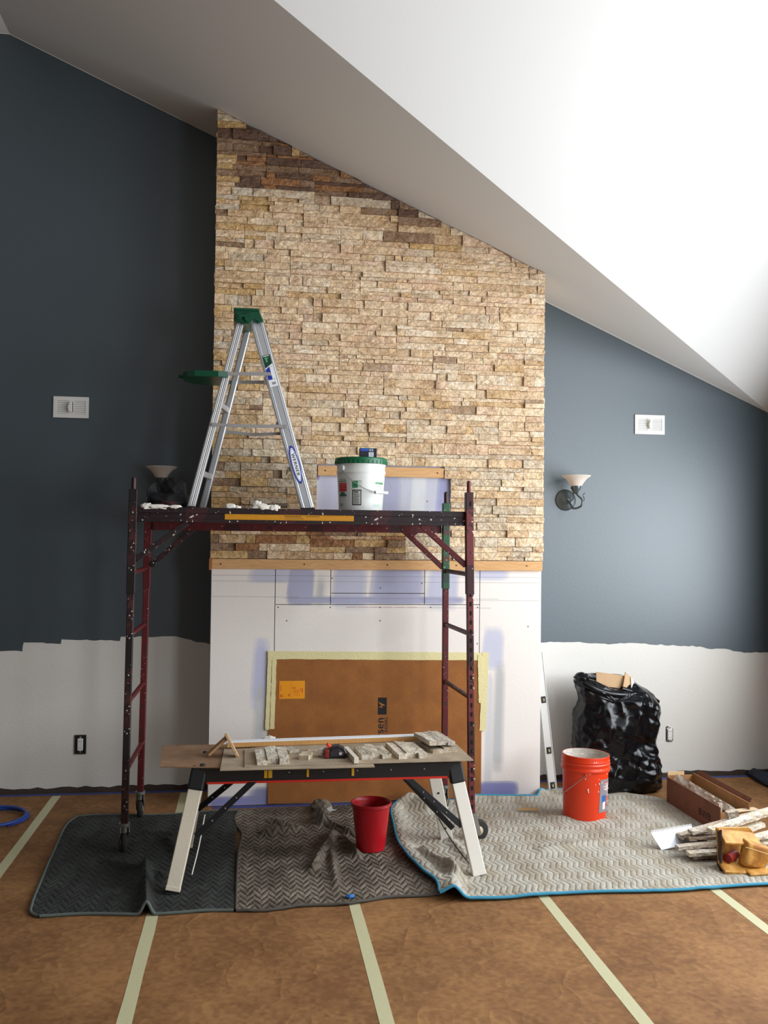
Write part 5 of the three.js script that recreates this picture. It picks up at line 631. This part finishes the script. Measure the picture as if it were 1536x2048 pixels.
// ------------------------------------------------------------------ pile of stone strips, notched trowel, tool pouch
{
  const r = rng(303); const lay = (label, a, b, w, th, tone) => { const t = thing('stone_strip', label, 'stone', [(a[0] + b[0]) / 2, (a[1] + b[1]) / 2, (a[2] + b[2]) / 2], 'stone strips in the pile'); const p = V(...a), q = V(...b), L = p.distanceTo(q); const g = roughStone(-L / 2, L / 2, -th / 2, th / 2, -w / 2, w / 2, r, 0.003, 0.03, tone); const x = q.clone().sub(p).normalize(), y = V(0, 1, 0).addScaledVector(x, -x.y).normalize(), z = x.clone().cross(y); g.applyMatrix4(new THREE.Matrix4().makeBasis(x, y, z).setPosition(p.clone().add(q).multiplyScalar(0.5))); part('strip', g, mLoose, t); };
  const W = [0.86, 0.80, 0.70], G = [0.62, 0.55, 0.47], B = [0.42, 0.35, 0.28];
  lay('white stone strip reaching farthest right, topmost of the pile', [2.41, 0.158, 1.68], [2.9, 0.262, 1.62], 0.05, 0.026, W);
  lay('grey stone strip behind the topmost white one in the pile', [2.34, 0.128, 1.6], [2.86, 0.222, 1.55], 0.05, 0.022, G);
  lay('short grey stone strip at the back of the pile, its left end free', [2.31, 0.085, 1.53], [2.6, 0.13, 1.49], 0.05, 0.024, G);
  lay('white stone strip just under the topmost one in the pile', [2.47, 0.13, 1.7], [2.72, 0.178, 1.66], 0.05, 0.022, W);
  lay('white stone strip showing its broken end right of the pouch flap', [2.52, 0.108, 1.72], [2.76, 0.142, 1.7], 0.05, 0.022, W);
  lay('pale stone strip lower right in the pile, next to the floor paper', [2.55, 0.082, 1.69], [2.86, 0.106, 1.7], 0.06, 0.022, W);
  lay('brown-edged stone strip in the middle of the pile\'s left end', [2.325, 0.1, 1.6], [2.54, 0.104, 1.62], 0.05, 0.018, B);
  lay('pale stone strip lying over the notched trowel\'s lower corner', [2.235, 0.072, 1.66], [2.52, 0.086, 1.66], 0.045, 0.018, G);
  lay('white-ended stone strip low at the front of the pile', [2.27, 0.055, 1.71], [2.5, 0.062, 1.72], 0.05, 0.02, W);
  lay('pale stone strip second from the bottom, its end by the pouch', [2.36, 0.052, 1.66], [2.6, 0.06, 1.64], 0.06, 0.02, G);
  lay('dark flat stone strip at the bottom of the pile', [2.3, 0.032, 1.68], [2.62, 0.032, 1.66], 0.08, 0.022, B);
  lay('broad stone strip at the bottom rear of the pile', [2.34, 0.034, 1.56], [2.8, 0.036, 1.55], 0.1, 0.03, B);
  { const t = thing('stone_strip', 'rounded stone chunk on top of the pile', 'stone', [2.6, 0.2, 1.55]); const g = roughStone(-0.03, 0.03, -0.014, 0.02, -0.02, 0.02, r, 0.005, 0.02, G); g.rotateZ(0.2); g.translate(2.6, 0.203, 1.56); part('chunk', g, mLoose, t); }
  // notched trowel blade
  const t = thing('notched_trowel', 'white steel notched trowel blade with toothed edge at the pile\'s left', 'trowel', [2.31, 0.02, 1.5]); const pts = [[-0.11, -0.055], [0.1, -0.04], [0.1, 0.05]]; for (let k = 0; k <= 26; k++) { const u = k / 26, x = lerp(0.1, -0.13, u), y = lerp(0.05, 0.045, u); pts.push([x, y + 0.009], [x - 0.0022, y + 0.009], [x - 0.0042, y - 0.005], [x - 0.0072, y - 0.005]); } pts.push([-0.14, 0.045]);
  const g = extrude(pts, 0.0018, 0.0003); g.rotateX(-0.62); g.rotateZ(0.1); g.translate(2.31, 0.075, 1.51); part('blade', g, M(S('#dfe4ea'), 0.35, { metalness: 0.3 }), t); part('handle', rod(V(2.36, 0.05, 1.5), V(2.48, 0.052, 1.5), 0.014, 0.016, 14), M(S('#3b2c22'), 0.7), t);
  // leather pouch
  const mL = M('#ffffff', 0.6, { map: dataTex(512, (u, v) => mix3(hex3(0x9c621f), hex3(0xcf9a4a), clamp(0.5 + (fiberA(u, v) - 0.5) * 2.4, 0, 1)), true, 2.5), bumpMap: roll, bumpScale: 0.0015 }), mLd = M(S('#3a2418'), 0.8), p = thing('tool_pouch', 'tan leather tool pouch lying open in front of the stone pile', 'tool pouch', [2.48, 0.01, 1.86]);
  const pane = (pts, d, tr, rx, ry, rz) => { const q = extrude(pts, d, 0.003); q.rotateZ(rz); q.rotateX(rx); q.rotateY(ry); q.translate(...tr); return q; };
  part('back_panel', pane([[-0.11, -0.1], [0.13, -0.1], [0.13, 0.05], [0.1, 0.08], [-0.11, 0.1]], 0.006, [2.49, 0.112, 1.78], -0.1, 0.25, 0), mL, p);
  part('side_panel', pane([[-0.05, -0.1], [0.04, -0.1], [0.05, 0.06], [-0.04, 0.1]], 0.006, [2.385, 0.118, 1.82], 0, 1.25, 0), mLd, p);
  part('top_flap', pane([[-0.09, -0.045], [0.1, -0.045], [0.11, -0.01], [0.09, 0.03], [-0.09, 0.045]], 0.008, [2.475, 0.172, 1.845], -1.05, 0.2, -0.18), mL, p);
  const pk = new RoundedBoxGeometry(0.15, 0.125, 0.07, 4, 0.02), pp = pk.attributes.position; for (let i = 0; i < pp.count; i++) { const x = pp.getX(i), y = pp.getY(i), z = pp.getZ(i); pp.setXYZ(i, x * (1 - 0.12 * (y < 0 ? 1 : 0)), y + 0.008 * fbm(x * 14, y * 14, z * 14, 2) * 3, z + 0.01 * fbm(x * 10 + 4, y * 10, 2, 2) * 2); } pk.computeVertexNormals(); pk.rotateZ(-0.3); pk.rotateY(0.1); pk.translate(2.545, 0.095, 1.885); part('front_pocket', metreUV(pk), mL, p);
  part('bottom_gusset', pane([[-0.09, -0.04], [0.08, -0.05], [0.1, 0.02], [0.0, 0.045], [-0.09, 0.04]], 0.012, [2.46, 0.032, 1.88], -1.2, 0.1, -0.12), mL, p); part('belt_strap', pane([[-0.08, -0.025], [0.16, -0.02], [0.16, 0.02], [-0.08, 0.02]], 0.006, [2.56, 0.026, 1.93], -1.4, 0.0, 0.05), mL, p);
  part('stitching', tube([[2.475, 0.15, 1.922], [2.55, 0.128, 1.93], [2.615, 0.105, 1.93]], 0.0015, 20, 5), M(S('#e2cf9c'), 0.8), p);
  const rd = thing('red_cylinder', 'dark red roll tucked inside the tan tool pouch', 'roll', [2.42, 0.08, 1.86]); part('roll', rod(V(2.405, 0.078, 1.87), V(2.47, 0.085, 1.83), 0.024, 0.024, 20), M(S('#8a2018'), 0.5), rd);
}
// blue hose and the dark bundle at the right edge
{
  const t = thing('blue_hose', 'coiled blue hose with a red tip at the left edge of the photo', 'hose', [-1.47, 0, 0.575]); const pts = []; for (let k = 0; k <= 60; k++) { const a = -0.9 + k / 60 * 11.2, rr = 0.19 + 0.008 * Math.sin(a * 1.7); pts.push([-1.475 + Math.cos(a) * rr, 0.013 + 0.02 * (k / 60), 0.578 - Math.sin(a) * rr * 0.95]); }
  part('tube', tube(pts, 0.0105, 240, 10), M(S('#1d3f8f'), 0.45), t); const e = pts[60], d = pts[59]; void d; part('tip', rod(V(...e), V(e[0] + 0.035, e[1], e[2] - 0.012), 0.012, 0.012, 14), M(S('#a8442c'), 0.5), t, 'red hose tip');
  const b = thing('dark_bundle', 'dark navy bundle lying on the floor along the right wall', 'bundle', [3.58, 0, 0.33]); part('cloth', blob(3.6, 0.026, 0.3, 0.09, 0.04, 0.3, 0.25, 1.6, 91, 5, 0.002), M(S('#10182b'), 0.7), b);
}
scene.traverse((o) => { if (o.isMesh) { o.castShadow = true; o.receiveShadow = true; } });
renderer.render(scene, camera);
